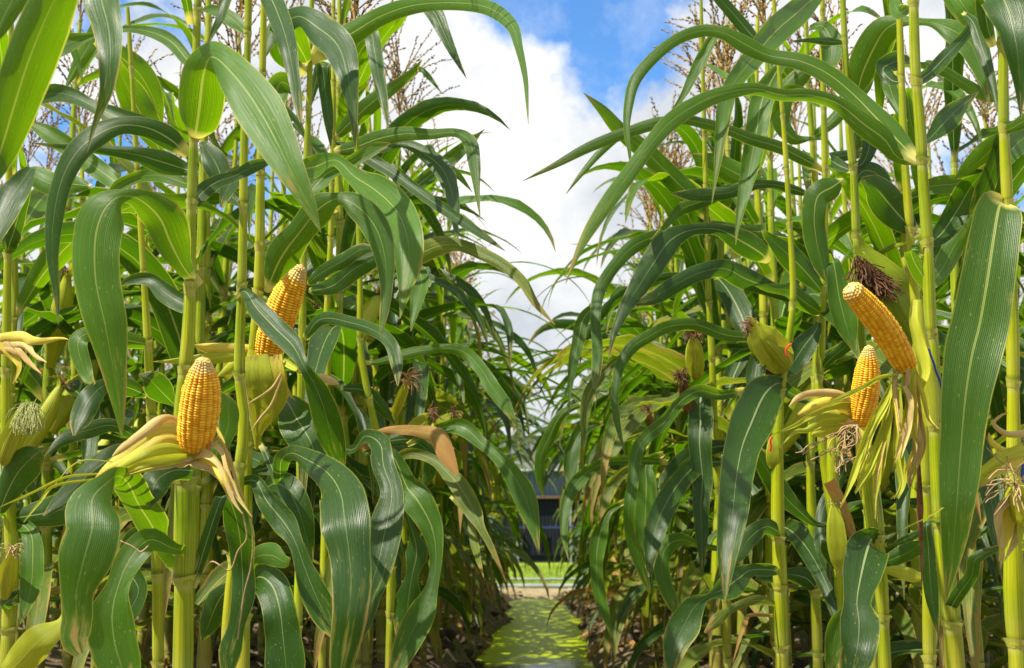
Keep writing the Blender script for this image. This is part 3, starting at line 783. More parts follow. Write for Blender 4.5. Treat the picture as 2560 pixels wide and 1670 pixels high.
GROUPS = {
 (-1, 0): ('tasselled corn plant lining the left bank of the channel beyond the front stalks', 'corn plants lining the left bank of the channel'),
 (1, 0): ('tasselled corn plant lining the right bank of the channel, beyond the front stalks', 'corn plants lining the right bank of the channel'),
 (-1, 1): ('corn plant in the crowded block left of the channel, behind the front stalks', 'corn plants inside the left block'),
 (1, 1): ('corn plant deep in the crowded block right of the channel, behind the front stalks', 'corn plants inside the right block'),
}
def cloud(parts_or_mesh):
    """vertices of a plant, thinned, to find a turn that keeps the channel open"""
    mes = [parts_or_mesh] if not isinstance(parts_or_mesh, list) else [p[1] for p in parts_or_mesh if p[0] == 'leaf']
    out = []
    for me in mes:
        v = np.empty(len(me.vertices) * 3, np.float32); me.vertices.foreach_get('co', v); out.append(v.reshape(-1, 3)[::5])
    return out
VC = [cloud(v) for v in VAR]; FC = [cloud(v) for v in FARV]
def intrusion(v, rz, sc, x, y):
    X_ = (v[:, 0] * math.cos(rz) - v[:, 1] * math.sin(rz)) * sc + x; Z_ = v[:, 2] * sc
    lim = np.where(Z_ < .55, .21, np.where(Z_ < .85, .11, np.where(Z_ < 1.35, -.08, .03)))
    if y > 6: lim = np.where(Z_ < .9, .20, np.where(Z_ < 1.3, -.04, .06))
    return (X_ > -lim) if x < 0 else (X_ < lim)
def plant_field():
    r = np.random.default_rng(5)
    for (side, ri, x, y) in plants:
        lab, grp = GROUPS[(side, min(ri, 1))]
        sc = r.uniform(.95, 1.12) * (1.05 if side > 0 else 1.0); rz = r.uniform(0, 6.28); z = gz(x, y)
        near = y < (7.0 if ri < 2 else 5.0)
        lib, clib = (VAR, VC) if near else (FARV, FC)
        k = int(r.integers(len(lib)))
        if ri < 2:
            best = None
            for _ in range(60):
                kk = int(r.integers(len(lib))); a = r.uniform(0, 6.28)
                c = sum(int(intrusion(q, a, sc, x, y).sum()) for q in clib[kk]) + r.uniform(0, 25)
                if best is None or c < best[0]: best = (c, kk, a)
            _, k, rz = best
        if near:
            parts = VAR[k]
            if ri < 2:   # leave off the blades that would lie across the ditch
                li = 0; keep = []
                for p in parts:
                    if p[0] == 'leaf':
                        q = clib[k][li]; li += 1
                        if intrusion(q, rz, sc, x, y)[q[:, 2] < .7].sum() > 2: continue
                    keep.append(p)
                parts = keep
            if ri > 0:   # crowded inner plants carry fewer blades up high
                parts = [p for p in parts if not (p[0] == 'leaf' and p[1].vertices[0].co.z > .95 and r.random() < .55)]
            place_parts(parts, (x, y, z - .01), rz, sc, lab, grp)
        else:
            o = link('corn_plant', FARV[k], None); o.location = (x, y, z - .01); o.rotation_euler = (0, 0, rz); o.scale = (sc, sc, sc * r.uniform(.95, 1.05))
            tag(o, lab, 'corn plant', grp)
plant_field()

# ------------------------------------------------------------------ the plants nearest the lens, each with its own leaves
CROP = {'n': (0, 0, 1), '1': (0, 0, 1.848), '2': (640, 0, 1.848), '3': (1280, 0, 1.848), '4': (1920, 0, 1.848),
        '5': (0, 830, 1.848), '6': (640, 830, 1.848), '7': (1280, 830, 1.848), '8': (1920, 830, 1.848),
        'a': (380, 850, 3.883), 'b': (2060, 620, 3.106), 'c': (560, 620, 2.773), 'e': (1840, 760, 3.697), 'f': (800, 1300, 4.198), 'g': (1560, 1300, 4.198)}
def px(crop, p):
    ox, oy, s = CROP[crop]
    return (ox + p[0] / s, oy + p[1] / s, p[2] / s) + tuple(p[3:])
MATS = {'G': HUSKG, 'L': LEAF, 'B': LEAFB, 'S': LEAFS, 'D': DRY, 'H': HUSK, 'Y': HUSKY, 'W': HUSKD}
_seed = [0]
def blade3d(crop, dep, pts, n=34, nc=7, m='L', chan=.12, ruf=.14, rf=4, cup=.35, up=True, v0=0.0, start=None, nick=0.0):
    """traced blade; dep = depths from base to tip in metres, pts = (x, y, width[, tilt])"""
    _seed[0] += 1
    q = [px(crop, p) for p in pts]
    k = len(q); ds = np.interp(np.linspace(0, 1, k), np.linspace(0, 1, len(dep)), dep)
    P = np.array([at(p[0], p[1], d) for p, d in zip(q, ds)])
    W_ = np.array([p[2] / F * d for p, d in zip(q, ds)])
    tilt = np.array([p[3] if len(p) > 3 else 0.0 for p in q])
    W_ = W_ / np.maximum(.45, np.cos(np.radians(tilt)))
    XY = np.array([[p[0], -p[1]] for p in q], float)
    T2 = np.array([XY[min(i + 1, k - 1)] - XY[max(i - 1, 0)] for i in range(k)]); T2 = unit(T2)
    S2 = np.column_stack([T2[:, 1], -T2[:, 0]])
    for i in range(1, k):
        if S2[i] @ S2[i - 1] < -0.15: S2[i:] = -S2[i:] if False else S2[i:]; S2[i] = -S2[i]
    S3 = np.array([CR @ np.array([a * math.cos(R(th)), b * math.cos(R(th)), math.sin(R(th))]) for (a, b), th in zip(S2, tilt)])
    if start is not None and np.linalg.norm(P[0] - start) > .012:
        P = np.vstack([start, P]); W_ = np.concatenate([[W_[0] * .8], W_]); S3 = np.vstack([S3[0], S3])
    A, t = cr(np.column_stack([P, W_, S3]), n)
    g = Geo(); ribbon(g, A[:, :3], np.maximum(A[:, 3], .0008), unit(A[:, 4:7]), nc=nc, chan=chan, cup=cup, ruf=ruf, rf=rf, seed=_seed[0], up=np.array([0, 0, 1.]) if up else None, v0=v0, nick=nick)
    return g

class Plant:
    def __init__(s, label, d, pts, crop='n', nodes=(), top=None, name='corn_plant', dtop=None, stalk=True, group=None):
        s.d = d; q = [px(crop, p) for p in pts]
        q.sort(key=lambda p: p[1])
        s.q = q
        dt = d if dtop is None else dtop
        ys_ = [p[1] for p in q]
        ds = np.interp(ys_, [ys_[0], ys_[-1]], [dt, d]); s.ys = ys_; s.ds = ds
        P = [at(p[0], p[1], dd) for p, dd in zip(q, ds)]; r_ = [p[2] / 2 / F * dd for p, dd in zip(q, ds)]
        b = P[-1]; zb = gz(b[0], b[1])
        P.append(np.array([b[0], b[1], zb - .05])); r_.append(r_[-1] * 1.05)
        if top:  # carry on above the traced length
            dirv = unit(P[0] - P[1]); P.insert(0, P[0] + dirv * top); r_.insert(0, max(.003, r_[0] * .6))
        P = np.array(P[::-1]); r_ = np.array(r_[::-1])
        base = np.array([P[0][0], P[0][1], zb]); s.base = base
        s.root = empty(name, tuple(base)); tag(s.root, label, 'corn plant', group)
        bpy.context.view_layer.update()
        s.P = P; s.topp = P[-1]
        if stalk:
            ln = np.concatenate([[0], np.cumsum(np.linalg.norm(np.diff(P, axis=0), axis=1))])
            nz = []
            for yn in nodes:   # image rows of the nodes
                X_, Y_, dd = s.sx(yn); w_ = at(X_, yn, dd); nz.append(float(np.interp(w_[2], P[:, 2], ln)))
            z = nz and min(nz) - .13 or .1
            while z > .05: nz.append(z); z -= .115
            top_ = max(nz) + .15
            while top_ < ln[-1] - .05: nz.append(top_); top_ += .15
            g = Geo(); stalk_geo(g, P, r_, nz, 18); s.add(g, 'stalk', STALK)
    def sx(s, y):
        return float(np.interp(y, s.ys, [p[0] for p in s.q])), y, float(np.interp(y, s.ys, s.ds))
    def add(s, g, name, m, parent=None, smooth=True):
        o = g.build(name, m, s.root if parent is None else parent, smooth)
        o.data.transform(Matrix.Translation(-Vector(s.base))) if parent is None or True else None
        return o
    def leaf(s, crop, dep, pts, m='L', attach=True, dx=None, name='leaf', **k):
        q0 = px(crop, pts[0]); X_, Y_, dd = s.sx(q0[1])
        st = at(X_, q0[1], dd) if attach and abs(X_ - q0[0]) < 60 else None
        dd0 = dd
        g = blade3d(crop, [dd0 + e for e in dep], pts, m=m, start=st, **k)
        return s.add(g, name, MATS[m])
    def strand(s, crop, dep, pts, rad, m, name='silk_strand', parent=None, ns=5):
        q = [px(crop, (p[0], p[1], 1)) for p in pts]; dd = s.sx(q[0][1])[2]
        ds = dd + np.interp(np.linspace(0, 1, len(q)), np.linspace(0, 1, len(dep)), dep)
        P = np.array([at(a[0], a[1], d_) for a, d_ in zip(q, ds)]); C, _ = cr(P, 30)
        g = Geo(); tube(g, C, rad, ns); return s.add(g, name, m, parent)
    def cob(s, crop, b, t, w, dep, rows=16, per=36, curve=None, tipr=.35, seed=0):
        b_ = px(crop, (*b, 0)); t_ = px(crop, (*t, 0)); dd = s.sx(b_[1])[2]
        B = at(b_[0], b_[1], dd + dep[0]); T_ = at(t_[0], t_[1], dd + dep[1]); rad = w / CROP[crop][2] / 2 / F * (dd + dep[0])
        cv = None if curve is None else CR @ np.array([curve[0] / F * dd, -curve[1] / F * dd, 0])
        me = cob_mesh(B, T_, rad, rows, per, cv, tipr, seed)
        ear = empty('ear', tuple(B - s.base)); ear.parent = s.root
        o = link('cob', me, KERN, ear); me.transform(Matrix.Translation(-Vector(B)))
        s.ear = ear; s.earloc = B; return B, T_, rad
    def husk(s, crop, dep, pts, m='H', name='husk', **k):
        q0 = px(crop, pts[0]); dd = s.sx(q0[1])[2]
        g = blade3d(crop, [dd + e for e in dep], pts, m=m, v0=.08, cup=.15, **{**dict(ruf=.16, rf=7, chan=.25), **k})
        o = g.build(name, MATS[m], s.ear); o.data.transform(Matrix.Translation(-Vector(s.earloc))); return o
    def sub(s, g, name, m):
        o = g.build(name, m, s.ear); o.data.transform(Matrix.Translation(-Vector(s.earloc))); return o
    def green_ear(s, crop, b, t, w, dep, silk='brown', ns=60, m=None, silklen=.06, spread=.4, tipw=.3, wd=None):
        b_ = px(crop, (*b, 0)); t_ = px(crop, (*t, 0)); dd = s.sx(b_[1])[2]
        B = at(b_[0], b_[1], dd + dep[0]); T_ = at(t_[0], t_[1], dd + dep[1]); rad = w / CROP[crop][2] / 2 / F * dd
        ear = empty('ear', tuple(B - s.base)); ear.parent = s.root; s.ear = ear; s.earloc = B
        ax = T_ - B; ln = np.linalg.norm(ax); d = ax / ln
        C = np.array([B, B + ax * .12, B + ax * .4, B + ax * .7, B + ax * .92, B + ax])
        g = Geo(); lathe(g, C, np.array([.35, .75, 1, .88, .5, tipw * .6]) * rad, 22, 1, .035, len(bpy.data.objects)); s.sub(g, 'husk', m or HUSK)
        # an outer husk leaf laid over the ear
        side = unit(np.cross(d, CR[:, 2]))
        for q, (o1, fr, to) in enumerate(((.35, .0, 1.12), (-.5, .02, 1.06))):
            f = np.linspace(fr, to, 14); rp = np.interp(f, [0, .12, .4, .7, .92, 1, 1.2], np.array([.35, .75, 1, .88, .5, .35, .3]) * rad)
            Cc = B + np.outer(f, ax) + CR[:, 2] * (rp * 1.0 + .002)[:, None] * math.cos(o1) + side * (rp * math.sin(o1))[:, None]
            g = Geo(); ribbon(g, Cc, rp * 1.3 * np.interp(f, [0, .9, 1.12], [1, .8, .06]), np.tile(side, (14, 1)), nc=7, chan=-.4, ruf=.05, seed=q, v0=.1); s.sub(g, 'husk_leaf', m or HUSK)
        if silk:
            g = Geo(); silk_geo(g, T_, d, silklen, ns, spread, .0008, len(bpy.data.objects)); s.sub(g, 'silk', {'brown': SILK, 'pale': SILKG, 'tan': SILKT}[silk])
        return ear
    def tassel(s, h=.38, seed=1, lean=(0, 0)):
        g = Geo(); tassel_geo(g, s.topp - [0, 0, .01], h, seed, lean); s.add(g, 'tassel', TASS)

GL = 'front corn plants left of the channel'; GRT = 'front corn plants right of the channel'
# ---- left front file
s1 = Plant('thick yellow-green corn stalk with the lowest peeled cob, nearest on the left', 1.66,
           [(493, 54, 20), (488, 200, 21), (483, 380, 23), (476, 600, 27), (473, 811, 33), (462, 930, 34), (450, 1060, 38), (463, 1190, 56), (464, 1320, 58), (460, 1450, 52), (457, 1670, 50)], nodes=(346, 514, 720, 927, 1200, 1452), top=.35)
s5 = Plant('left corn plant whose peeled cob slants up from a wide green husk cup', 2.1,
           [(655, 250, 18), (651, 460, 23), (647, 700, 25), (637, 830, 25), (622, 1000, 26), (615, 1300, 30), (612, 1500, 32)], nodes=(440, 620, 735, 1120, 1330), top=.5)
s2 = Plant('slender corn stalk between the two peeled cobs on the left', 1.95,
           [(621, 0, 18), (617, 200, 18), (611, 330, 20), (607, 600, 22), (603, 757, 24), (598, 938, 26), (612, 1060, 27), (600, 1160, 28), (590, 1350, 30), (570, 1577, 32)], nodes=(85, 515, 720, 941, 1170, 1400), top=.4)
s3 = Plant('tall corn plant just right of the upper peeled cob, with big drooping leaves', 2.5,
           [(775, 162, 14), (772, 270, 15), (767, 379, 16), (760, 600, 17), (756, 811, 19), (752, 1000, 20), (750, 1300, 22)], nodes=(130, 277, 420, 560, 712, 900), top=.35)
s4 = Plant('thin corn plant third from the upper peeled cob toward the channel', 2.9,
           [(834, 200, 12), (834, 270, 13), (830, 430, 14), (827, 595, 15), (816, 811, 16), (820, 884, 17), (815, 1050, 18), (812, 1300, 19)], nodes=(210, 345, 460, 598, 737, 880), top=.3)
s6 = Plant('corn plant on the left bank with scorched brown leaves hanging toward the channel', 2.75,
           [(900, 700, 14), (905, 900, 16), (975, 1250, 22), (978, 1450, 23), (975, 1640, 23)], nodes=(850, 1000, 1180, 1420, 1540), top=.5)
s0 = Plant('corn plant at the left edge with a dried husk and a pale-silked green ear', 2.4,
           [(22, 450, 17), (19, 640, 19), (17, 790, 21), (14, 990, 24), (20, 1200, 28), (30, 1400, 34), (22, 1560, 36)], nodes=(400, 640, 930, 1150, 1390), top=.4)
l0 = Plant('corn plant past the left edge, its broad leaves reaching into the top corner', 1.25,
           [(-260, 0, 24), (-270, 600, 30), (-270, 1200, 40), (-270, 1600, 44)], nodes=(-20, 400, 750, 1100, 1400), top=.3)
s7 = Plant('corn plant behind the lowest peeled cob, showing long glossy leaves near the soil', 2.05,
           [(360, 700, 16), (372, 900, 22), (385, 1200, 26), (395, 1650, 28)], nodes=(690, 860, 1050, 1260, 1440), top=.4)

# S1
s1.leaf('1', (0, -.03, -.08, -.16, -.22, -.26, -.27), [(890, 655, 70), (905, 600, 180), (922, 480, 225), (938, 350, 205), (975, 262, 150), (1075, 340, 190), (1180, 480, 235), (1270, 640, 200), (1345, 790, 135), (1420, 930, 75), (1483, 1075, 3)], ruf=.05, n=44)
s1.leaf('1', (.02, .06, .1), [(890, 945, 60), (935, 890, 80), (1000, 842, 70), (1080, 815, 55), (1183, 765, 60), (1280, 735, 4)], m='B')
s1.leaf('1', (0, -.03, -.06, -.08, -.10, -.10, -.10), [(920, 1325, 70), (850, 1240, 90), (785, 1120, 190, 20), (735, 1010, 190, 35), (650, 925, 110, 10), (560, 905, 70), (485, 960, 200), (440, 1090, 235), (440, 1290, 230), (480, 1480, 205), (510, 1634, 150), (535, 1784, 100), (555, 1934, 40), (563, 2024, 3)], n=52, ruf=.07)
s1.leaf('1', (0, -.03, -.05, -.06), [(870, 715, 60), (780, 640, 115), (680, 590, 100), (560, 578, 85), (450, 620, 115), (355, 700, 115), (285, 830, 100), (248, 1000, 90), (240, 1180, 62), (258, 1340, 36), (270, 1500, 3)], m='B', ruf=.05, n=40)
s1.leaf('1', (.03, .12, .2), [(865, 690, 60), (700, 600, 95), (560, 548, 95), (430, 490, 60), (340, 445, 75), (240, 432, 85), (130, 485, 40), (40, 520, 3)], m='B')
s1.leaf('1', (.02, .0, -.05), [(868, 785, 60), (760, 752, 115), (620, 712, 72), (440, 690, 42), (300, 680, 36), (150, 660, 3)], m='B')
s1.leaf('1', (.02, .15, .2, .1), [(878, 290, 60), (800, 200, 66), (720, 155, 58), (620, 135, 36), (520, 140, 28), (430, 165, 28), (320, 198, 92), (200, 242, 112), (90, 292, 72), (0, 325, 20), (-50, 345, 3)], n=40)
s1.leaf('1', (.03, .1, .12), [(865, 850, 50), (740, 810, 66), (640, 820, 55), (550, 860, 60), (488, 912, 4)])
s1.leaf('1', (.05, .1), [(880, 1420, 80), (830, 1395, 90), (760, 1350, 95), (700, 1295, 66), (620, 1290, 50), (538, 1325, 3)], m='B')
s1.leaf('1', (0, -.2, -.3, -.3), [(880, 110, 40), (840, -60, 60), (700, -260, 120), (560, -260, 130), (470, -120, 150), (470, 0, 175), (500, 120, 150), (510, 260, 112), (498, 400, 72), (468, 500, 46), (430, 600, 22), (403, 706, 2)], m='B', n=44)
s1.leaf('5', (0, -.02, -.1, -.2, -.26, -.26, -.27), [(860, 1150, 150), (835, 1060, 180), (745, 985, 90), (700, 895, 150, 20), (640, 800, 140, 20), (595, 705, 150), (548, 665, 90), (490, 700, 110), (425, 770, 220), (425, 900, 260), (385, 1050, 265), (352, 1200, 170), (350, 1320, 150), (340, 1420, 140), (372, 1490, 50)], n=56, ruf=.09, nick=.1)
s1.leaf('5', (-.05, -.1, -.12), [(800, 1000, 60), (690, 960, 120), (600, 1050, 130), (545, 1180, 115), (520, 1300, 205), (530, 1430, 230), (565, 1553, 200), (600, 1700, 90)], n=36)
s1.leaf('5', (-.02, -.06, -.08), [(890, 640, 90), (800, 640, 100), (725, 685, 140), (700, 760, 90), (690, 810, 10)], m='B', n=24)
s1.leaf('5', (0, .08, .06), [(890, 1180, 60), (1010, 800, 60), (1050, 760, 60), (1100, 900, 140), (1118, 1080, 112), (1120, 1220, 112), (1090, 1360, 80), (1060, 1480, 110), (1045, 1620, 30)], m='B', n=40)
s1.leaf('5', (.05, .05), [(960, 620, 20), (1000, 560, 60), (1050, 450, 85), (1052, 350, 90), (1005, 268, 10)])
# its cob and the torn husk
B, T_, r_ = s1.cob('a', (392, 1082), (500, 150), 385, (-.09, -.12), rows=18, per=40, curve=(6, 0), seed=3)
for dat in (
    ((-.06, -.08, -.09), [(885, 555, 60), (800, 470, 130), (700, 490, 150), (590, 570, 100), (500, 625, 50), (440, 680, 16)], 'Y', .12),
    ((-.075, -.10, -.10), [(870, 520, 40), (800, 410, 46), (730, 415, 60), (640, 480, 50), (560, 540, 40), (520, 575, 10)], 'W', .3),
    ((-.08, -.11, -.11), [(890, 560, 40), (780, 500, 80), (680, 545, 74), (580, 600, 56), (490, 640, 30), (440, 700, 8)], 'Y', .2),
    ((-.09, -.13, -.12), [(895, 572, 40), (780, 545, 76), (660, 575, 66), (560, 625, 42), (470, 665, 14)], 'H', .16),
    ((-.095, -.14, -.13), [(895, 578, 30), (790, 590, 60), (680, 610, 56), (580, 645, 40), (490, 690, 8)], 'H', .2),
    ((-.1, -.14, -.13), [(885, 585, 20), (780, 618, 30), (680, 632, 30), (560, 662, 24), (470, 650, 5)], 'W', .3),
    ((-.08, -.12, -.14), [(880, 570, 50), (960, 520, 44), (1020, 545, 30), (1050, 640, 26), (1100, 760, 22), (1165, 855, 3)], 'W', .4),
    ((-.09, -.13, -.14), [(880, 580, 40), (950, 560, 50), (1010, 610, 36), (1050, 700, 34), (1080, 780, 20), (1120, 840, 4)], 'W', .4),
    ((-.09, -.13, -.13), [(900, 585, 30), (985, 600, 46), (1035, 680, 44), (1070, 760, 30), (1108, 825, 5)], 'Y', .3),
    ((-.08, -.10), [(960, 560, 20), (1000, 490, 20), (1050, 560, 20), (1095, 700, 18), (1140, 800, 3)], 'W', .4),
    ((-.06, -.09), [(990, 420, 12), (1030, 505, 20), (1055, 620, 20), (1070, 740, 5)], 'Y', .2),
    ((-.09, -.11), [(870, 585, 40), (920, 610, 50), (970, 630, 40), (1010, 680, 6)], 'W', .5),
    ((-.09, -.11), [(890, 580, 50), (850, 600, 50), (820, 615, 30), (790, 600, 5)], 'W', .5)):
    s1.husk('5', dat[0], dat[1], m=dat[2], ruf=dat[3], n=34)
s1.husk('5', (-.1, -.2), [(450, 655, 10), (300, 672, 14), (150, 742, 12), (-10, 812, 3)])
s1.husk('5', (-.1, -.2), [(440, 680, 12), (250, 712, 16), (180, 790, 14), (108, 880, 3)])
s1.husk('5', (-.1, -.12), [(520, 600, 6), (400, 592, 8), (330, 620, 8), (240, 720, 3)])
for (a, e) in (((1150, 850), [(1168, 960), (1160, 1080), (1130, 1200), (1110, 1330), (1098, 1420)]), ((1120, 830), [(1140, 950), (1100, 1010), (1060, 1100), (980, 1060), (940, 1110)])):
    s1.strand('5', (-.12, -.1), [a] + e, .0009, SILKT)
s1.strand('5', (-.1, -.1), [(555, 965), (610, 990), (650, 1015), (690, 985)], .0009, SILKT)

# S2 leaves
s2.leaf('1', (.02, .1), [(1140, 155, 30), (1090, 105, 72), (1030, 62, 60), (970, 45, 40), (925, 48, 3)])
s2.leaf('1', (0, -.1, -.1), [(1150, -120, 30), (1090, -100, 60), (1050, -20, 62), (1020, 80, 45), (985, 150, 26), (952, 222, 3)], m='B')
s2.leaf('c', (0, -.08, -.16, -.14, -.1), [(85, 335, 50), (150, 303, 60), (230, 420, 140), (360, 560, 160), (480, 680, 150), (560, 830, 75), (625, 940, 140), (690, 1100, 195), (740, 1280, 195), (790, 1440, 120), (830, 1560, 8)], m='B', n=44, ruf=.05)
s2.leaf('1', (.04, .1), [(1110, 940, 40), (1050, 880, 80), (1000, 760, 120), (950, 680, 60), (920, 660, 5)], m='B')
s2.leaf('c', (0, .0, .1), [(60, 1540, 40), (-20, 1400, 120), (-40, 1200, 130), (-60, 1060, 90), (-140, 960, 20)], m='B')
s2.leaf('6', (.02, -.05, -.1), [(-60, 690, 40), (0, 690, 60), (50, 780, 95), (130, 880, 125), (180, 965, 75), (222, 1080, 85), (270, 1200, 135), (330, 1330, 115), (368, 1425, 8)], m='B', ruf=.16, n=40)
s2.leaf('6', (.0, -.08, -.1), [(-50, 1180, 30), (20, 1130, 120), (80, 1180, 160), (112, 1290, 165), (125, 1400, 175), (140, 1553, 190), (150, 1700, 60)], m='B')
s2.leaf('6', (.0, -.12), [(-80, 1240, 20), (-20, 1060, 70), (60, 1030, 110), (130, 1060, 60), (160, 1045, 4)])
s2.leaf('5', (.0, .05), [(1100, 1160, 30), (1040, 1200, 80), (1000, 1260, 120), (960, 1360, 90), (930, 1430, 5)], m='B')

# S5: cob 2 in its cup
B, T_, r_ = s5.cob('c', (285, 775), (548, 108), 232, (-.07, -.1), rows=16, per=40, curve=(-5, -4), seed=8)
Ba, Bb = at(*[px('c', (225, 1400, 0))[i] for i in (0, 1)], 2.06), at(*[px('c', (285, 735, 0))[i] for i in (0, 1)], 2.03)
g = Geo(); f = np.array([0, .2, .45, .7, .9, 1])
lathe(g, Ba + np.outer(f, Bb - Ba), np.array([8, 40, 88, 122, 128, 120]) / 2.773 / F * 2.06, 28, 1, .05, 5); s5.sub(g, 'husk', HUSK)
for q, (x0_, w_, m_) in enumerate(((185, 95, 'H'), (245, 150, 'H'), (335, 150, 'H'), (372, 80, 'Y'))):
    s5.husk('c', (-.07, -.11, -.10), [(225 + q * 6, 1300, 20), (x0_ + 30, 1050, w_ * .9), (x0_ + 8, 880, w_), (x0_, 750 - 12 * (q % 2), w_ * .8)], m=m_, ruf=.05, n=20, chan=-.22)
s5.husk('c', (-.09, -.13), [(390, 770, 40), (450, 805, 62), (510, 845, 45), (545, 880, 8)], m='H')
s5.husk('c', (-.11, -.12), [(395, 870, 20), (340, 960, 22), (280, 1010, 20), (200, 1060, 14), (165, 1080, 3)], m='W', ruf=.2)
s5.husk('c', (-.11, -.12), [(400, 900, 20), (330, 1080, 22), (250, 1180, 20), (185, 1270, 5)], m='W', ruf=.2)
s5.husk('c', (-.1, -.1), [(150, 850, 20), (145, 950, 24), (170, 1100, 20), (190, 1250, 4)], m='W')
s5.husk('5', (-.0, -.02), [(1190, 85, 50), (1080, 75, 55), (960, 75, 55), (890, 60, 8)], m='Y')
s5.husk('5', (-.0, -.04), [(1150, 100, 60), (1000, 118, 66), (860, 132, 44), (700, 138, 3)], m='H')
s5.husk('5', (-.0, .02), [(1120, 120, 30), (1060, 170, 60), (1000, 210, 6)], m='H')
s5.husk('c', (-.05, -.06), [(420, 850, 30), (430, 950, 30), (470, 1030, 20), (500, 1060, 4)], m='Y')
s5.husk('c', (-.08, -.06), [(600, 880, 10), (680, 900, 60), (760, 930, 60), (800, 945, 12)], m='W', ruf=.3)
s5.leaf('2', (0, -.1, -.15, -.2), [(45, 1350, 50), (110, 1200, 165), (200, 1075, 130), (290, 965, 145), (375, 918, 60), (450, 940, 115), (540, 1030, 135), (590, 1160, 105), (602, 1320, 62), (590, 1450, 42), (575, 1560, 3)], n=44, ruf=.05)
s5.leaf('6', (0, -.3, -.55, -.6, -.6), [(20, 520, 30), (105, 690, 50), (115, 600, 80), (160, 560, 70), (235, 590, 110), (330, 650, 160), (390, 745, 225), (410, 880, 245), (430, 1020, 200), (440, 1160, 190), (432, 1300, 170), (412, 1430, 150), (390, 1560, 110), (370, 1720, 40)], m='B', n=56, ruf=.10)
s5.leaf('6', (0, -.1, -.1), [(40, 720, 50), (90, 700, 100), (150, 730, 140), (200, 830, 135), (235, 950, 80), (260, 1060, 10)], m='B')
s5.leaf('6', (0, -.1, -.12), [(110, 290, 20), (150, 330, 90), (195, 410, 185), (250, 500, 200), (285, 600, 150), (310, 700, 30)], m='B', n=30)
s5.leaf('6', (0, .0, .1), [(0, 640, 30), (60, 620, 90), (20, 600, 80), (-60, 560, 60)], m='B')
s5.leaf('2', (.02, -.1, -.2), [(30, 760, 40), (-60, 790, 70), (-120, 850, 90), (-160, 960, 20)], m='B')
s5.leaf('2', (0, -.3, -.4), [(25, -200, 40), (40, -80, 90), (100, 60, 105), (145, 200, 92), (175, 350, 62), (195, 480, 45), (213, 592, 3)], m='B')

# S3
s3.leaf('2', (0, -.1, -.3, -.6, -.8), [(250, 290, 60), (300, 225, 135), (430, 160, 115), (560, 82, 92), (700, 30, 82), (850, 12, 72), (1000, 18, 72), (1100, 48, 72), (1180, 115, 60), (1213, 215, 40), (1243, 350, 26), (1253, 480, 14), (1258, 572, 2)], n=52, ruf=.04)
s3.leaf('2', (0, -.2, -.35, -.4), [(235, 340, 60), (120, 260, 90), (110, 150, 110), (190, 75, 100), (290, 130, 155), (375, 205, 155), (420, 330, 112), (442, 470, 62), (455, 600, 26), (458, 690, 2)], m='B', n=44, ruf=.06)
s3.leaf('2', (0, -.1, -.15), [(245, 300, 50), (190, 200, 120), (150, 130, 130), (90, 140, 90), (30, 260, 30)])
s3.leaf('2', (0, -.2, -.4, -.5), [(205, 785, 60), (280, 768, 110), (370, 740, 62), (455, 815, 85), (560, 885, 155), (650, 975, 172), (700, 1100, 160), (705, 1220, 132), (688, 1350, 62), (665, 1472, 3)], n=46, ruf=.05)
s3.leaf('2', (0, -.15, -.2), [(235, 1315, 30), (300, 1262, 62), (400, 1205, 72), (480, 1155, 60), (560, 1145, 20)], m='B')
s3.leaf('2', (0, -.15, -.2), [(240, 1345, 40), (350, 1322, 85), (450, 1245, 100), (560, 1192, 70), (640, 1190, 5)], m='B')
s3.leaf('2', (.03, .0), [(250, 480, 20), (300, 300, 60), (318, 400, 60), (335, 550, 48), (347, 690, 2)], m='B')
s3.leaf('2', (.03, .1), [(240, 900, 30), (290, 840, 90), (330, 800, 80), (420, 760, 60), (540, 690, 60), (620, 660, 8)])
s3.leaf('6', (0, -.25, -.35), [(215, 40, 40), (300, -60, 60), (450, -40, 60), (560, 0, 60), (620, 50, 62), (648, 140, 60), (655, 250, 4)], m='B')
s3.leaf('6', (0, -.2, -.35, -.4), [(210, 420, 30), (430, 545, 40), (505, 480, 60), (575, 520, 100), (590, 620, 110), (628, 745, 112), (600, 900, 160), (560, 1080, 155), (520, 1220, 122), (498, 1340, 80), (468, 1455, 8)], m='B', n=46, ruf=.12)
s3.leaf('2', (0, -.1), [(225, 460, 20), (120, 380, 100), (90, 470, 110), (110, 590, 50), (120, 650, 4)])

# S4
s4.leaf('2', (0, -.2, -.4), [(345, 700, 40), (450, 682, 75), (560, 642, 82), (680, 618, 70), (800, 620, 52), (920, 612, 42), (985, 652, 70), (1008, 750, 60), (1020, 870, 30), (1036, 1012, 2)], m='L', n=40, ruf=.05)
s4.leaf('2', (0, -.2, -.45), [(440, 690, 20), (540, 742, 60), (680, 832, 50), (800, 920, 55), (920, 1002, 50), (1040, 1082, 40), (1152, 1160, 3)], m='B', attach=True)
s4.leaf('2', (.05, -.1, -.3), [(370, 660, 20), (560, 690, 40), (680, 662, 40), (780, 710, 72), (862, 782, 92), (902, 880, 70), (917, 960, 50), (922, 1050, 25), (937, 1115, 2)], m='B', n=36)
s4.leaf('2', (0, -.1, -.2), [(360, 640, 40), (440, 560, 80), (540, 470, 85), (640, 400, 55), (720, 335, 35), (768, 275, 3)])
s4.leaf('2', (0, -.1), [(640, 420, 8), (700, 350, 16), (745, 315, 18), (790, 345, 26), (862, 436, 2)], attach=False)
s4.leaf('2', (0, -.2, -.3), [(385, 400, 40), (440, 270, 40), (490, 180, 60), (530, 145, 72), (552, 260, 72), (577, 400, 57), (597, 500, 35), (613, 602, 2)], m='B')
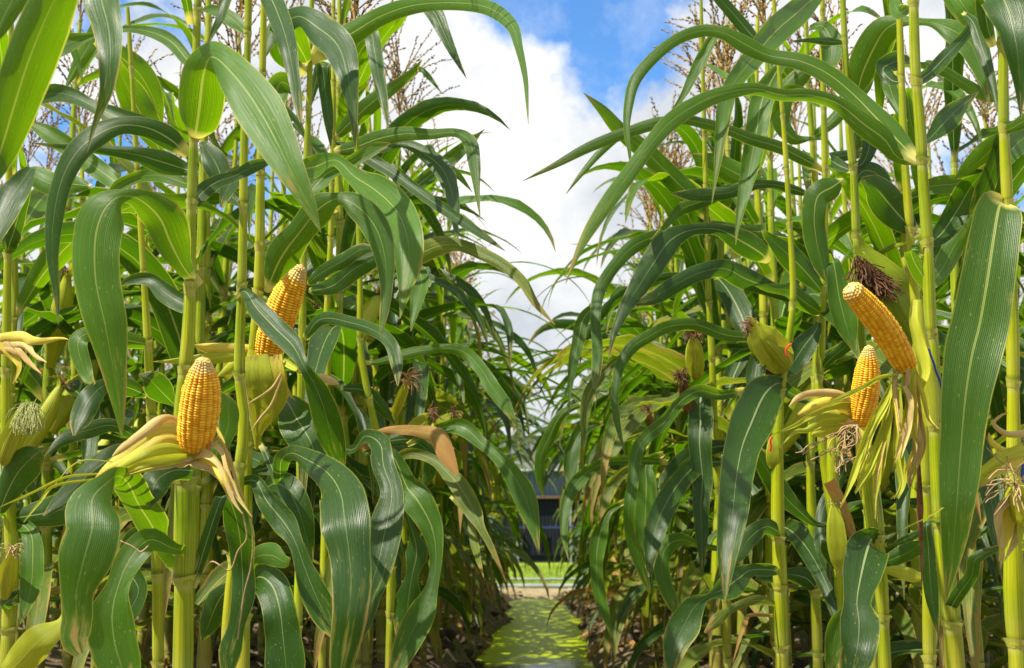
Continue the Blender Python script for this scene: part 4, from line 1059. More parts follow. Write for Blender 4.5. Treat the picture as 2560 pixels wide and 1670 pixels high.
s4.leaf('2', (0, .1, .1), [(600, 950, 30), (740, 860, 62), (830, 790, 72), (940, 700, 62), (1056, 597, 2)], attach=False)
s4.leaf('2', (.1, .1), [(840, 720, 8), (890, 765, 30), (940, 815, 30), (1000, 888, 2)], attach=False)
s4.leaf('2', (0, -.2, -.35), [(500, 1260, 40), (620, 1220, 60), (730, 1185, 95), (830, 1140, 95), (930, 1130, 62), (1040, 1170, 62), (1140, 1222, 56), (1230, 1300, 50), (1290, 1400, 34), (1382, 1502, 2)], m='S', attach=False, n=36)
s4.leaf('2', (0, -.2), [(700, 1260, 20), (740, 1235, 50), (765, 1300, 75), (740, 1400, 60), (715, 1530, 4)], m='L', attach=False)
s4.leaf('2', (-.1, -.3), [(650, -140, 40), (720, -60, 60), (780, 10, 70), (830, 70, 82), (872, 160, 60), (920, 262, 35), (973, 363, 2)], m='B', attach=False)

# S6 low leaves toward the channel
s6.leaf('6', (0, -.15, -.2), [(480, 540, 30), (560, 470, 30), (650, 452, 42), (760, 460, 60), (835, 485, 90), (880, 570, 80), (930, 660, 20)], m='D', ruf=.2)
s6.leaf('6', (0, -.15, -.25), [(600, 640, 30), (700, 560, 50), (820, 590, 50), (900, 665, 76), (962, 745, 92), (1010, 840, 82), (1040, 905, 42), (1092, 1005, 30), (1157, 1157, 2)], m='S', ruf=.1)
s6.leaf('6', (0, -.2), [(900, 760, 20), (980, 850, 26), (1010, 980, 40), (1030, 1060, 26), (1052, 1133, 2)], m='S', attach=False)
s6.leaf('6', (0, -.1, -.2), [(700, 520, 30), (860, 442, 50), (960, 442, 82), (1040, 512, 60), (1110, 570, 60), (1180, 650, 85), (1243, 765, 110), (1283, 900, 60), (1309, 1032, 2)], m='L', n=36)
s6.leaf('6', (0, .0, -.1), [(560, 140, 30), (700, 100, 50), (800, 80, 42), (880, 75, 42), (960, 92, 62), (1040, 172, 62), (1090, 252, 72), (1150, 335, 60), (1210, 440, 4)], m='L')
s6.leaf('6', (0, -.1, -.2), [(500, 560, 20), (620, 560, 60), (700, 720, 120), (745, 775, 150), (812, 900, 112), (832, 1040, 62), (812, 1180, 62), (765, 1300, 130), (705, 1420, 132), (640, 1580, 70)], m='L', n=44, ruf=.14)
s6.leaf('6', (0, -.02), [(660, 760, 30), (725, 930, 40), (742, 1020, 112), (722, 1120, 62), (702, 1250, 132), (690, 1380, 112), (660, 1475, 6)], m='B', n=30, ruf=.16)
s6.leaf('6', (.0, .02), [(560, 520, 20), (640, 500, 60), (720, 500, 70), (800, 560, 60), (800, 650, 60), (760, 740, 10)], m='B')
s6.leaf('6', (0, .02), [(390, 260, 20), (500, 272, 60), (580, 350, 60), (640, 425, 10)], m='B', attach=False)
s6.green_ear('6', (640, 390), (702, 222), 46, (0, -.05), silk='brown', ns=24, silklen=.05)
s6.green_ear('6', (705, 440), (800, 378), 42, (0, -.02), silk='brown', ns=30, silklen=.03)
s6.green_ear('6', (830, 430), (905, 378), 40, (.1, .1), silk='brown', ns=24, silklen=.03)

# S0, left edge
s0.leaf('1', (0, -.2, -.3), [(30, 1160, 70), (60, 1080, 80), (95, 960, 60), (150, 780, 30), (105, 835, 95), (50, 920, 150), (0, 1040, 110), (-40, 1150, 40)], m='B', n=36)
s0.leaf('1', (0, -.05, -.1), [(35, 1170, 60), (45, 1110, 85), (40, 1050, 60), (10, 1000, 10)])
s0.leaf('1', (0, .1), [(420, 860, 20), (330, 850, 90), (240, 850, 110), (150, 810, 100), (90, 790, 10)], attach=False)
s0.leaf('1', (0, .1), [(620, 900, 30), (560, 860, 70), (480, 800, 90), (370, 720, 92), (230, 620, 82), (105, 552, 3)], attach=False)
s0.leaf('1', (0, -.1), [(750, 720, 30), (690, 600, 130), (610, 450, 140), (560, 340, 70), (540, 250, 4)], attach=False)
s0.leaf('1', (0, .1), [(440, 190, 40), (540, 250, 100), (645, 345, 130), (712, 465, 92), (750, 592, 4)], attach=False)
s0.leaf('1', (.1, .1), [(300, 410, 8), (355, 300, 60), (415, 200, 80), (445, 120, 60), (450, 40, 5)], attach=False)
s0.leaf('1', (-.1, -.1), [(295, 30, 30), (312, 150, 42), (350, 262, 34), (386, 386, 2)], attach=False)
s0.leaf('5', (0, -.1), [(20, 860, 20), (0, 830, 50), (62, 682, 150), (125, 600, 150), (205, 540, 30)], m='B')
s0.leaf('5', (.0, -.05), [(60, 860, 60), (180, 842, 132), (290, 820, 150), (400, 800, 60)], m='B')
s0.leaf('5', (.0, -.1), [(100, 890, 60), (145, 940, 80), (152, 1050, 112), (140, 1200, 100), (92, 1352, 3)])
s0.leaf('5', (-.1, -.15, -.1), [(20, 1580, 80), (70, 1540, 140), (180, 1425, 150), (290, 1340, 60), (300, 1250, 5)], m='H')
s0.leaf('5', (.0, -.1), [(60, 1290, 60), (20, 1260, 60), (90, 1220, 60), (60, 1260, 20)], m='B')
s0.green_ear('5', (15, 610), (128, 335), 90, (-.05, -.1), silk=None)
g = Geo(); [silk_geo(g, at(78, 1015, 2.28) + np.array([q_, 0, 0]), (0, -.2, -.5), .055, 90, .55, .0005, 100 + int(q_ * 1e4), 1.6) for q_ in (-.008, .004)]; s0.sub(g, 'silk', SILKG)
s0.husk('5', (-.1, -.15), [(-40, 40, 60), (80, 22, 60), (165, 42, 42), (280, 30, 16), (320, 36, 2)], m='Y', ruf=.3)
s0.husk('5', (-.1, -.15), [(-40, 80, 50), (80, 90, 42), (140, 150, 26), (190, 192, 4)], m='W', ruf=.3)
s0.husk('5', (-.1, -.15), [(-20, 60, 50), (100, 60, 40), (160, 110, 30), (215, 140, 4)], m='W', ruf=.3)
s0.husk('5', (-.1, -.12), [(0, 20, 50), (60, 100, 60), (90, 160, 30), (60, 240, 6)], m='Y', ruf=.3)
s0.green_ear('5', (20, 1230), (60, 1010), 70, (-.05, -.1), silk='tan', ns=20, silklen=.03)

# L0 overhead
l0.leaf('1', (0, -.0, -.1, -.2), [(-300, 1250, 60), (-150, 1000, 60), (-60, 860, 60), (0, 700, 150), (60, 500, 215), (120, 310, 245), (190, 130, 240), (265, -30, 200), (330, -150, 120), (380, -240, 10)], n=44, ruf=.05)
l0.leaf('1', (0, .0), [(-480, 300, 50), (-120, 230, 60), (-30, 165, 60), (30, 45, 115), (90, -60, 130), (150, -160, 10)])

# S7
s7.leaf('5', (0, -.1, -.1), [(815, 345, 15), (745, 275, 125), (690, 220, 95), (640, 198, 4)], m='B', attach=False)
s7.leaf('5', (0, -.05, -.1), [(700, 500, 40), (620, 478, 52), (520, 432, 62), (420, 450, 82), (300, 492, 62), (205, 575, 5)], m='B', ruf=.2)
s7.leaf('5', (0, -.1, -.15), [(690, 300, 30), (600, 260, 90), (500, 240, 60), (420, 300, 110), (370, 400, 100), (340, 480, 8)], m='B')
s7.leaf('5', (0, -.05), [(700, 900, 40), (620, 960, 100), (600, 1100, 110), (640, 1200, 90), (560, 1340, 100), (470, 1450, 10)], m='B')
s7.leaf('5', (0, -.05), [(700, 560, 40), (560, 560, 100), (430, 640, 110), (300, 760, 90), (200, 850, 10)], m='B')
s7.leaf('5', (0, -.1), [(705, 60, 40), (600, 40, 80), (450, 0, 60), (360, 40, 90), (400, 200, 60), (440, 240, 6)])

# wispy blades reaching over the channel from plants farther down both banks
def wisp(side, y, z, L_, seed):
    r = np.random.default_rng(seed); az = (0 if side < 0 else math.pi) + r.normal(0, .5)
    C, S = leaf_curve(L_, az, r.uniform(.5, 1.0), r.uniform(-1.5, -1.0), r.normal(0, .3), seed, 26)
    g = Geo(); t_ = np.linspace(0, 1, 26); ribbon(g, C, wprof(t_, r.uniform(.014, .024)), S, nc=5, chan=.2, cup=.6, ruf=.1, rf=3, seed=seed, up=np.array([0, 0, 1.])); return g
cands = [o for o in COL.objects if o.get('group') in ('corn plants lining the left bank of the channel', 'corn plants lining the right bank of the channel') and o.type == 'EMPTY' and 4.2 < o.location.y]
for i, o in enumerate(cands):
    for k in range(1 + i % 2):
        rr4 = np.random.default_rng(900 + i * 3 + k); side = -1 if o.location.x < 0 else 1; z = rr4.uniform(.75, 1.1)
        g = wisp(side, o.location.y, z, rr4.uniform(.65, .85), 700 + i * 2 + k)
        q = g.build('leaf', LEAF if k else LEAFB, o); q.rotation_euler = (0, 0, -o.rotation_euler.z); q.location = (0, 0, z)

# ---- right front file
r3 = Plant('tall corn stalk whose plump peeled cob leans left over a fringe of torn husk', 1.78,
           [(2284, 0, 25), (2288, 162, 25), (2301, 325, 27), (2310, 487, 27), (2318, 595, 28), (2326, 811, 30), (2334, 884, 30), (2338, 1073, 33), (2345, 1209, 36), (2358, 1371, 42), (2380, 1560, 48), (2388, 1670, 49)], nodes=(10, 208, 403, 612, 838, 1068, 1310, 1560), top=.3)
r4 = Plant('corn stalk at the right edge with one broad leaf hanging straight down', 1.6,
           [(2500, 40, 23), (2507, 135, 25), (2510, 325, 26), (2518, 487, 28), (2526, 700, 30), (2531, 830, 32), (2533, 960, 31), (2534, 1100, 33), (2534, 1300, 44), (2534, 1452, 50), (2545, 1670, 46)], nodes=(110, 325, 515, 960, 1170, 1330, 1610), top=.35)
r6 = Plant('corn plant with the upright peeled cob tucked below the leaning one', 1.98,
           [(2160, 1085, 34), (2172, 1180, 40), (2184, 1280, 44), (2192, 1345, 40), (2204, 1480, 32), (2212, 1670, 32)], nodes=(1345, 1550))
r2 = Plant('corn stalk running up close left of the tallest right-hand stalk', 2.15,
           [(2247, 0, 16), (2254, 190, 17), (2261, 380, 19), (2274, 568, 21), (2285, 714, 23), (2300, 900, 24), (2312, 1180, 28), (2320, 1400, 31), (2325, 1670, 32)], nodes=(20, 200, 400, 575, 800, 1010, 1220, 1440), top=.35)
r1 = Plant('corn plant behind the peeled cobs with a fat unpeeled ear trailing brown silk', 2.4,
           [(2107, 0, 14), (2112, 105, 16), (2123, 325, 20), (2134, 433, 20), (2141, 595, 21), (2150, 700, 20), (2160, 1000, 20), (2170, 1300, 22)], nodes=(105, 300, 420, 588), top=.35)
r7 = Plant('corn plant left of the cobs carrying a bright ear tied with red string', 2.7,
           [(2056, 0, 12), (2056, 130, 13), (2060, 300, 15), (2062, 460, 16), (2060, 700, 18), (2052, 884, 20), (2046, 1000, 22), (2060, 1150, 24), (2085, 1300, 28), (2100, 1450, 30), (2110, 1670, 30)], nodes=(35, 270, 425, 720, 945, 1080, 1400), top=.3)
r8 = Plant('thin corn stalk between the red-tied ear and the upright peeled cob', 2.9,
           [(2015, 60, 11), (2020, 200, 13), (2030, 350, 14), (2040, 560, 15), (2044, 700, 16), (2040, 900, 17), (2026, 1150, 22), (2035, 1400, 26), (2045, 1670, 27)], nodes=(85, 215, 350, 560, 640, 950, 1160, 1480), top=.3)
r9 = Plant('spotted corn stalk standing below the ear with the red string', 2.6,
           [(1955, 270, 11), (1965, 400, 13), (1974, 560, 14), (1982, 760, 16), (1950, 1000, 22), (1944, 1263, 32), (1950, 1450, 34), (1955, 1640, 34)], nodes=(295, 430, 565, 760, 980, 1345, 1470, 1625), top=.5)
r10 = Plant('corn plant on the right bank whose long leaves curve down to the channel', 3.0,
           [(1760, 300, 11), (1765, 500, 13), (1770, 700, 15), (1780, 900, 17), (1790, 1150, 19), (1812, 1400, 21), (1815, 1500, 22), (1818, 1660, 22)], nodes=(340, 470, 600, 760, 900, 1060, 1230, 1500), top=.45)
r11 = Plant('corn plant with a folded stub of dry leaf, right of the spotted stalk', 2.45,
           [(2078, 1080, 24), (2085, 1250, 32), (2098, 1340, 34), (2100, 1430, 24), (2108, 1560, 24), (2112, 1670, 24)], nodes=(1085, 1420, 1560))

# R3 arches over the channel side
r3.leaf('4', (0, .05, .1, .1, .05, .0), [(700, 745, 50), (640, 690, 95), (560, 605, 135), (480, 522, 115), (400, 440, 92), (280, 342, 92), (150, 282, 82), (0, 255, 72), (-103, 205, 88), (-203, 152, 62), (-303, 140, 60), (-423, 182, 56), (-533, 270, 56), (-613, 370, 56), (-643, 480, 46), (-653, 600, 30), (-638, 720, 15), (-623, 890, 2)], n=64, ruf=.04)
r3.leaf('4', (.02, .0, -.1, -.2, -.3), [(690, 750, 30), (600, 728, 60), (540, 645, 110), (440, 570, 112), (330, 482, 72), (200, 440, 62), (60, 438, 60), (-60, 410, 60), (-200, 430, 72), (-330, 482, 82), (-450, 562, 84), (-540, 662, 72), (-640, 800, 76), (-730, 920, 76), (-810, 1040, 60), (-870, 1150, 35), (-935, 1310, 2)], n=64, ruf=.04)
r3.leaf('4', (0, .1, .15), [(668, 390, 50), (740, 342, 62), (820, 262, 66), (880, 200, 52), (950, 118, 60), (1000, 60, 50), (1060, 0, 5)], m='B', ruf=.2)
r3.leaf('4', (.12, .05, .0), [(900, 60, 20), (945, 100, 45), (985, 210, 62), (1022, 335, 50), (1050, 450, 30), (1073, 546, 2)], m='B', attach=False)
r3.leaf('4', (0, .05, -.05), [(730, 1130, 60), (795, 1085, 95), (865, 985, 125), (930, 875, 132), (980, 805, 72), (1005, 755, 6)], m='B', ruf=.1)
r3.leaf('4', (.1, .2), [(740, 645, 40), (820, 560, 112), (900, 482, 62), (972, 424, 3)], m='B')
r3.leaf('4', (0, .1, .1), [(660, 1160, 60), (740, 1300, 90), (800, 1250, 90), (860, 1140, 110), (920, 1040, 60), (960, 960, 5)])
r3.leaf('8', (-.05, -.05), [(735, 880, 40), (742, 1000, 70), (748, 1120, 75), (762, 1250, 60), (786, 1402, 2)], m='B')
r3.leaf('8', (0, -.05, -.05), [(820, 1330, 50), (870, 1230, 62), (940, 1130, 62), (960, 1050, 60), (1060, 1000, 30), (1100, 985, 4)], m='B', ruf=.2)
r3.leaf('4', (0, .15), [(655, 30, 60), (610, 60, 60), (590, 30, 60), (570, -30, 10)])
# cob 3, its fringe
B, T_, r_ = r3.cob('b', (655, 945), (190, 300), 214, (-.10, -.16), rows=16, per=44, curve=(9, -6), tipr=1.0, seed=5)
for dat in (
    ('b', (-.06, -.10), [(700, 400, 50), (690, 560, 80), (740, 760, 120), (770, 960, 110), (760, 1100, 20)], 'H'),
    ('b', (-.05, -.07), [(745, 400, 40), (750, 620, 120), (790, 900, 190), (830, 1150, 180), (850, 1380, 120)], 'H'),
    ('b', (-.1, -.14), [(620, 935, 40), (560, 970, 52), (545, 1100, 52), (570, 1300, 45), (597, 1460, 5)], 'W'),
    ('b', (-.1, -.15), [(650, 935, 60), (645, 980, 80), (640, 1100, 112), (675, 1210, 95), (630, 1400, 85), (580, 1560, 40), (560, 1620, 5)], 'H'),
    ('b', (-.11, -.15), [(690, 940, 50), (690, 1000, 60), (680, 1120, 80), (700, 1260, 60), (720, 1480, 8)], 'Y'),
    ('b', (-.1, -.13), [(690, 930, 40), (735, 1040, 45), (775, 1180, 40), (815, 1330, 26), (880, 1402, 3)], 'W'),
    ('b', (-.1, -.12), [(720, 1000, 30), (725, 1200, 52), (740, 1400, 55), (735, 1560, 50), (700, 1720, 10)], 'W'),
    ('8', (-.1, -.16), [(575, 240, 26), (540, 320, 46), (470, 450, 56), (410, 620, 50), (345, 792, 3)], 'H'),
    ('8', (-.1, -.15), [(580, 260, 30), (545, 410, 52), (505, 530, 56), (460, 640, 60), (400, 742, 6)], 'H'),
    ('8', (-.1, -.14), [(600, 270, 30), (600, 420, 52), (600, 560, 60), (622, 700, 30), (602, 772, 3)], 'H'),
    ('8', (-.12, -.15), [(630, 250, 40), (655, 330, 60), (645, 430, 80), (615, 530, 40), (600, 590, 4)], 'H'),
    ('8', (-.1, -.13), [(570, 330, 26), (540, 480, 52), (510, 620, 60), (492, 760, 24), (495, 855, 3)], 'H'),
    ('8', (-.1, -.14), [(670, 320, 40), (690, 420, 52), (700, 520, 60), (670, 640, 40), (655, 700, 8)], 'W'),
    ('8', (-.1, -.14), [(650, 330, 20), (640, 420, 30), (680, 520, 30), (640, 640, 20), (650, 720, 4)], 'Y'),
    ('b', (-.12, -.22), [(560, 1000, 30), (530, 990, 30), (420, 1010, 40), (280, 1090, 42), (150, 1150, 36), (-20, 1232, 5)], 'H')):
    r3.husk(dat[0], dat[1], dat[2], m=dat[3], ruf=.2, n=26)
    if dat[2][0][1] > 200 and dat[0] == '8' or dat[2][0][1] > 925:      # thinner strips torn off beside each broad one
        for jj in range(2):
            jx, jy = rng.uniform(-26, 26), rng.uniform(-20, 40)
            r3.husk(dat[0], [e + rng.uniform(-.02, .01) for e in dat[1]], [(p[0] + jx * (i_ / len(dat[2])), p[1] + jy * (i_ / len(dat[2])), p[2] * rng.uniform(.3, .55)) for i_, p in enumerate(dat[2])], m='HYHW'[int(rng.integers(4))], ruf=.3, n=26)
for i in range(7):
    r3.strand('8', (-.1, -.1), [(690 + i * 2, 600), (692 + (i * 7) % 20, 700), (690 + (i * 5) % 26, 830), (702 + (i * 3) % 14, 960), (712, 1150)][: 4 + i % 2], .0011, SILK)
# blue string, a thing of its own
def string(crop, d, pts, rad, m, label):
    q = [px(crop, (*p, 0)) for p in pts]; C, _ = cr(np.array([at(a[0], a[1], d) for a in q]), 30)
    g = Geo(); tube(g, C, rad, 6); me = g.mesh('string'); o = link('string', me, m); c = C[0]; me.transform(Matrix.Translation(-Vector(c))); o.location = tuple(c)
    tag(o, label, 'string')
string('b', 1.70, [(815, 785), (835, 850), (855, 900), (870, 960), (895, 1020), (915, 1095)], .0013, BLUE, 'dark blue string hanging against the stalk beside the leaning peeled cob')
string('8', 1.53, [(1178, 610), (1172, 660), (1178, 700), (1183, 740)], .0013, BLUE, 'short blue string loop at the right edge below the hanging broad leaf')
# R6: cob 4
B, T_, r_ = r6.cob('b', (282, 1385), (352, 745), 212, (-.02, -.04), rows=16, per=38, curve=(3, 0), seed=12)
for dat in (
    ('8', (-.02, -.08), [(405, 335, 60), (330, 290, 46), (230, 282, 42), (150, 300, 40), (96, 345, 4)], 'W'),
    ('8', (-.02, -.06), [(405, 385, 80), (320, 330, 66), (225, 340, 62), (140, 385, 24)], 'Y'),
    ('8', (-.02, -.10), [(400, 340, 40), (300, 345, 34), (200, 385, 30), (120, 432, 20), (20, 476, 2)], 'H'),
    ('8', (-.02, -.10), [(400, 400, 50), (260, 405, 70), (190, 450, 30), (130, 460, 22), (54, 536, 2)], 'H'),
    ('8', (-.0, -.04), [(390, 430, 50), (330, 440, 70), (250, 460, 62), (200, 478, 5)], 'H'),
    ('8', (-.0, -.04), [(400, 360, 50), (330, 380, 60), (240, 400, 50), (160, 410, 5)], 'Y'),
    ('8', (-.03, -.05), [(410, 420, 40), (350, 440, 36), (345, 510, 26), (370, 560, 30), (400, 610, 10)], 'W'),
    ('8', (-.03, -.05), [(430, 440, 80), (435, 520, 80), (425, 600, 50), (430, 680, 10)], 'Y'),
    ('8', (-.03, -.03), [(380, 400, 20), (350, 450, 24), (350, 520, 20), (385, 580, 18), (350, 600, 4)], 'W'),
    ('8', (-.02, .0), [(440, 460, 80), (455, 600, 100), (480, 760, 110), (500, 940, 70)], 'H')):
    r6.husk(dat[0], dat[1], dat[2], m=dat[3], ruf=.25, n=26)
rr2 = np.random.default_rng(8)
g = Geo()
for i in range(16):
    a = rr2.uniform(0, 1); p0 = px('8', (400 + rr2.normal(0, 10), 430, 0)); pts = [at(p0[0], p0[1], 1.93)]
    for _ in range(6): pts.append(pts[-1] + np.array([rr2.normal(-.004, .008), rr2.normal(0, .004), -rr2.uniform(.002, .016)]))
    C, _ = cr(np.array(pts), 16); tube(g, C, .0009, 4)
r6.sub(g, 'silk', SILKT)
r6.leaf('8', (-.0, -.04, -.14, -.2, -.22), [(480, 1010, 60), (475, 958, 120), (458, 1005, 195), (430, 1120, 190), (410, 1250, 132), (420, 1350, 185), (412, 1450, 180), (392, 1553, 142), (372, 1680, 40)], m='B', n=40, ruf=.09)
r6.leaf('8', (.05, .02), [(530, 1040, 30), (480, 1240, 60), (330, 1340, 100), (300, 1480, 90), (280, 1600, 20)])
r6.leaf('8', (.0, -.05), [(540, 985, 30), (580, 980, 20), (660, 948, 40), (765, 888, 3)], m='B')
r6.leaf('8', (.05, .0), [(500, 1080, 30), (600, 1040, 80), (680, 1000, 80), (720, 960, 5)], m='B')
r6.leaf('8', (.0, .0), [(540, 1100, 30), (610, 1110, 60), (680, 1130, 60), (720, 1140, 6)], m='H')
# R4
r4.leaf('4', (0, -.06, -.1, -.12, -.12), [(1092, 935, 40), (1065, 962, 205), (1040, 1100, 240), (1010, 1300, 262), (975, 1500, 272), (940, 1640, 270), (910, 1834, 240), (892, 2034, 208), (880, 2184, 195), (870, 2334, 165), (858, 2484, 125), (840, 2634, 70), (822, 2785, 3)], m='L', n=50, ruf=.03, chan=.06)
r4.leaf('4', (0, -.02, -.1, -.1), [(1045, 215, 50), (1015, 120, 70), (1005, 10, 90), (1050, -60, 170), (1110, 50, 215), (1145, 200, 165), (1162, 350, 85), (1168, 552, 2)], m='B', n=36)
r4.leaf('4', (0, -.05), [(1085, 605, 40), (1130, 590, 50), (1200, 550, 70), (1260, 530, 5)])
r4.leaf('4', (.05, .15), [(1080, 800, 20), (1120, 700, 100), (1180, 640, 120), (1260, 600, 10)])
r4.leaf('4', (.1, .2), [(1080, 620, 30), (1040, 680, 100), (980, 740, 120), (900, 800, 60), (860, 830, 5)])
r4.leaf('4', (.1, .2), [(1085, 560, 30), (1060, 700, 60), (1010, 860, 90), (960, 960, 60), (930, 1000, 6)], m='B')
ear = r4.green_ear('8', (1240, 1050), (1150, 700), 130, (-.05, -.1), silk='tan', ns=20)
for dat in (
    ('8', (-.06, -.14), [(1180, 540, 60), (1110, 565, 62), (1020, 622, 62), (940, 700, 60), (870, 762, 46), (835, 790, 14), (740, 852, 8), (620, 912, 2)], 'H'),
    ('8', (-.06, -.12), [(1180, 590, 40), (1090, 620, 50), (1000, 680, 40), (900, 750, 30), (850, 745, 4)], 'Y'),
    ('8', (-.06, -.08), [(1190, 470, 40), (1110, 472, 32), (1045, 425, 22), (1080, 385, 14), (1110, 375, 3)], 'W'),
    ('8', (-.06, -.08), [(1190, 550, 50), (1100, 550, 36), (1035, 505, 30), (1020, 465, 5)], 'Y'),
    ('8', (-.06, -.1), [(1200, 690, 80), (1120, 800, 105), (1090, 940, 62), (1068, 1060, 8)], 'Y'),
    ('8', (-.08, -.1), [(1150, 740, 40), (1062, 830, 42), (1072, 950, 40), (1080, 1025, 30), (1074, 1092, 3)], 'W'),
    ('8', (-.08, -.1), [(1190, 820, 60), (1150, 930, 60), (1120, 1000, 30), (1090, 1060, 4)], 'W'),
    ('8', (-.08, -.1), [(1190, 700, 60), (1170, 880, 70), (1180, 1010, 60)], 'H')):
    r4.husk(dat[0], dat[1], dat[2], m=dat[3], ruf=.25, n=26)
# R2
r2.leaf('4', (0, .0, -.05), [(690, 1065, 50), (640, 1030, 112), (560, 940, 172), (490, 860, 110), (430, 828, 20)], m='B')
r2.leaf('4', (.0, .1), [(620, 380, 40), (570, 370, 60), (530, 320, 80), (600, 280, 90), (660, 270, 6)], m='B')
r2.leaf('4', (.05, .1), [(640, 420, 30), (660, 560, 60), (680, 650, 60), (690, 800, 50), (690, 900, 5)])
r2.leaf('4', (.05, .2), [(640, 560, 30), (590, 480, 60), (530, 330, 70), (515, 500, 30), (515, 520, 4)])
r2.leaf('4', (.1, .1), [(700, 300, 30), (800, 320, 50), (900, 380, 60), (1000, 440, 60), (1080, 470, 5)])
r2.leaf('4', (.1, .1), [(660, 900, 30), (760, 860, 80), (860, 850, 90), (960, 830, 60), (1060, 800, 6)])
r2.leaf('4', (.1, .1), [(680, 1300, 30), (780, 1180, 90), (850, 1030, 100), (900, 960, 60), (960, 900, 6)], m='B')
r2.leaf('4', (0, -.1, -.1), [(640, -160, 40), (760, -140, 120), (840, -60, 130), (905, 30, 150), (955, 105, 110), (975, 150, 10)])
# R1
r1.leaf('4', (0, -.05, -.15, -.2), [(405, 432, 40), (440, 330, 145), (490, 222, 172), (540, 140, 140), (610, 100, 60), (700, 100, 36), (760, 105, 45), (840, 132, 105), (930, 192, 132), (970, 282, 92), (1002, 382, 50), (1026, 502, 2)], n=50, ruf=.05)
r1.leaf('4', (0, -.05), [(352, 197, 20), (280, 190, 42), (200, 186, 26), (105, 190, 3)], m='B')
r1.leaf('4', (-.1, -.4, -.7, -.8), [(330, -150, 40), (260, -60, 50), (150, 45, 120), (30, 150, 132), (-80, 282, 102), (-170, 402, 82), (-205, 522, 76), (-220, 652, 55), (-240, 800, 25), (-260, 942, 2)], n=44, attach=False)
r1.leaf('4', (0, .05), [(375, 780, 50), (440, 750, 50), (470, 650, 90), (430, 640, 100), (400, 700, 10)], m='B')
r1.leaf('4', (.0, -.02), [(350, 828, 20), (300, 862, 110), (232, 905, 120), (214, 1000, 112), (226, 1120, 110), (252, 1232, 80), (276, 1312, 4)], m='L', attach=False)
r1.leaf('4', (.0, .1), [(390, 790, 40), (320, 760, 60), (300, 730, 60), (480, 700, 40)], m='B', attach=False)
r1.leaf('4', (0, .05), [(400, 850, 20), (440, 790, 80), (500, 800, 90), (550, 850, 60), (560, 880, 5)], m='B')
r1.leaf('4', (0, -.05), [(280, 1290, 30), (300, 1210, 60), (330, 1380, 120), (360, 1500, 110), (400, 1620, 20)], attach=False)
r1.green_ear('b', (750, 850), (280, 20), 400, (-.14, -.19), silk=None, tipw=.4, m=HUSKG)
g = Geo()
rs = np.random.default_rng(4)
for i in range(220):   # dried silk lying down the side of the ear
    f = rs.uniform(0, .42); base = at(*px('b', (252 + 300 * f * 1.5 + rs.normal(0, 15), 75 + 330 * f + rs.normal(0, 18), 0))[:2], 2.22 - .045 + rs.normal(0, .004))
    v = unit(CR @ np.array([rs.normal(.35, .3), -1, rs.normal(0, .1)])); pts = [base]
    for _ in range(6): v = unit(v + rs.normal(0, .16, 3)); pts.append(pts[-1] + v * rs.uniform(.005, .010))
    tube(g, np.array(pts), .0009, 3)
r1.sub(g, 'silk', SILK)
# R7, red-tied ear
r7.green_ear('e', (460, 590), (145, 205), 320, (-.1, -.15), silk='brown', ns=50, silklen=.03, spread=.4, tipw=.45)
r7.husk('e', (-.12, -.15), [(300, 300, 60), (220, 200, 40), (160, 140, 30), (80, 108, 3)], m='H')
r7.husk('e', (-.12, -.15), [(330, 300, 40), (270, 200, 16), (245, 95, 3)], m='H')
string('e', 2.52, [(515, 370), (480, 390), (462, 430), (468, 470), (488, 490)], .0019, RED, 'red string tied round the bright green ear')
string('e', 2.55, [(335, 1225), (318, 1260), (322, 1310), (315, 1365)], .0019, RED, 'red string on the lower green ear, under the torn yellow husk')
r7.green_ear('e', (330, 1520), (340, 1215), 110, (-.1, -.1), silk=None)
r7.green_ear('e', (330, 800), (260, 560), 120, (-.1, -.1), silk='brown', ns=90, silklen=.035, spread=.35, m=SILK)
r7.leaf('e', (0, -.1), [(800, 600, 50), (850, 530, 90), (960, 440, 110), (1060, 360, 110), (1180, 290, 6)], m='B', attach=True)
r7.leaf('e', (.0, -.1), [(760, 150, 30), (740, 240, 100), (620, 400, 230), (500, 580, 190), (400, 700, 20)], m='B')
r7.leaf('7', (0, -.2, -.5, -.6), [(1420, 330, 30), (1290, 285, 60), (1235, 235, 60), (1165, 290, 180), (1105, 420, 210), (1060, 540, 175), (1035, 680, 160), (1020, 820, 150), (1000, 960, 120), (990, 1080, 80), (983, 1252, 3)], m='B', n=48, ruf=.07)
r7.leaf('8', (0, -.1), [(220, 888, 30), (150, 832, 62), (80, 762, 92), (0, 640, 92), (-60, 540, 40), (-90, 480, 5)], m='B')
r7.leaf('4', (0, -.1), [(262, 1362, 30), (180, 1262, 102), (100, 1182, 112), (0, 1092, 40), (-30, 1060, 3)], m='B')
r7.leaf('4', (0, -.1), [(252, 1452, 40), (180, 1402, 82), (100, 1345, 62), (0, 1330, 40), (-60, 1320, 4)])
r7.leaf('4', (0, -.15), [(265, 790, 30), (180, 742, 62), (60, 682, 62), (-83, 640, 60), (-183, 600, 52), (-283, 572, 52), (-403, 552, 46), (-533, 578, 50), (-683, 622, 56), (-833, 682, 50), (-983, 762, 30), (-1133, 836, 2)], n=44, ruf=.04)
r7.leaf('4', (0, -.1), [(195, 130, 20), (255, 122, 60), (292, 200, 110), (285, 290, 80), (270, 352, 3)])
r7.leaf('4', (0, .1), [(255, 500, 20), (170, 440, 60), (90, 420, 60), (20, 500, 60), (-10, 590, 5)])
r7.leaf('4', (.1, .1), [(190, 640, 20), (120, 640, 60), (60, 560, 90), (90, 420, 90), (170, 330, 80), (210, 250, 5)])
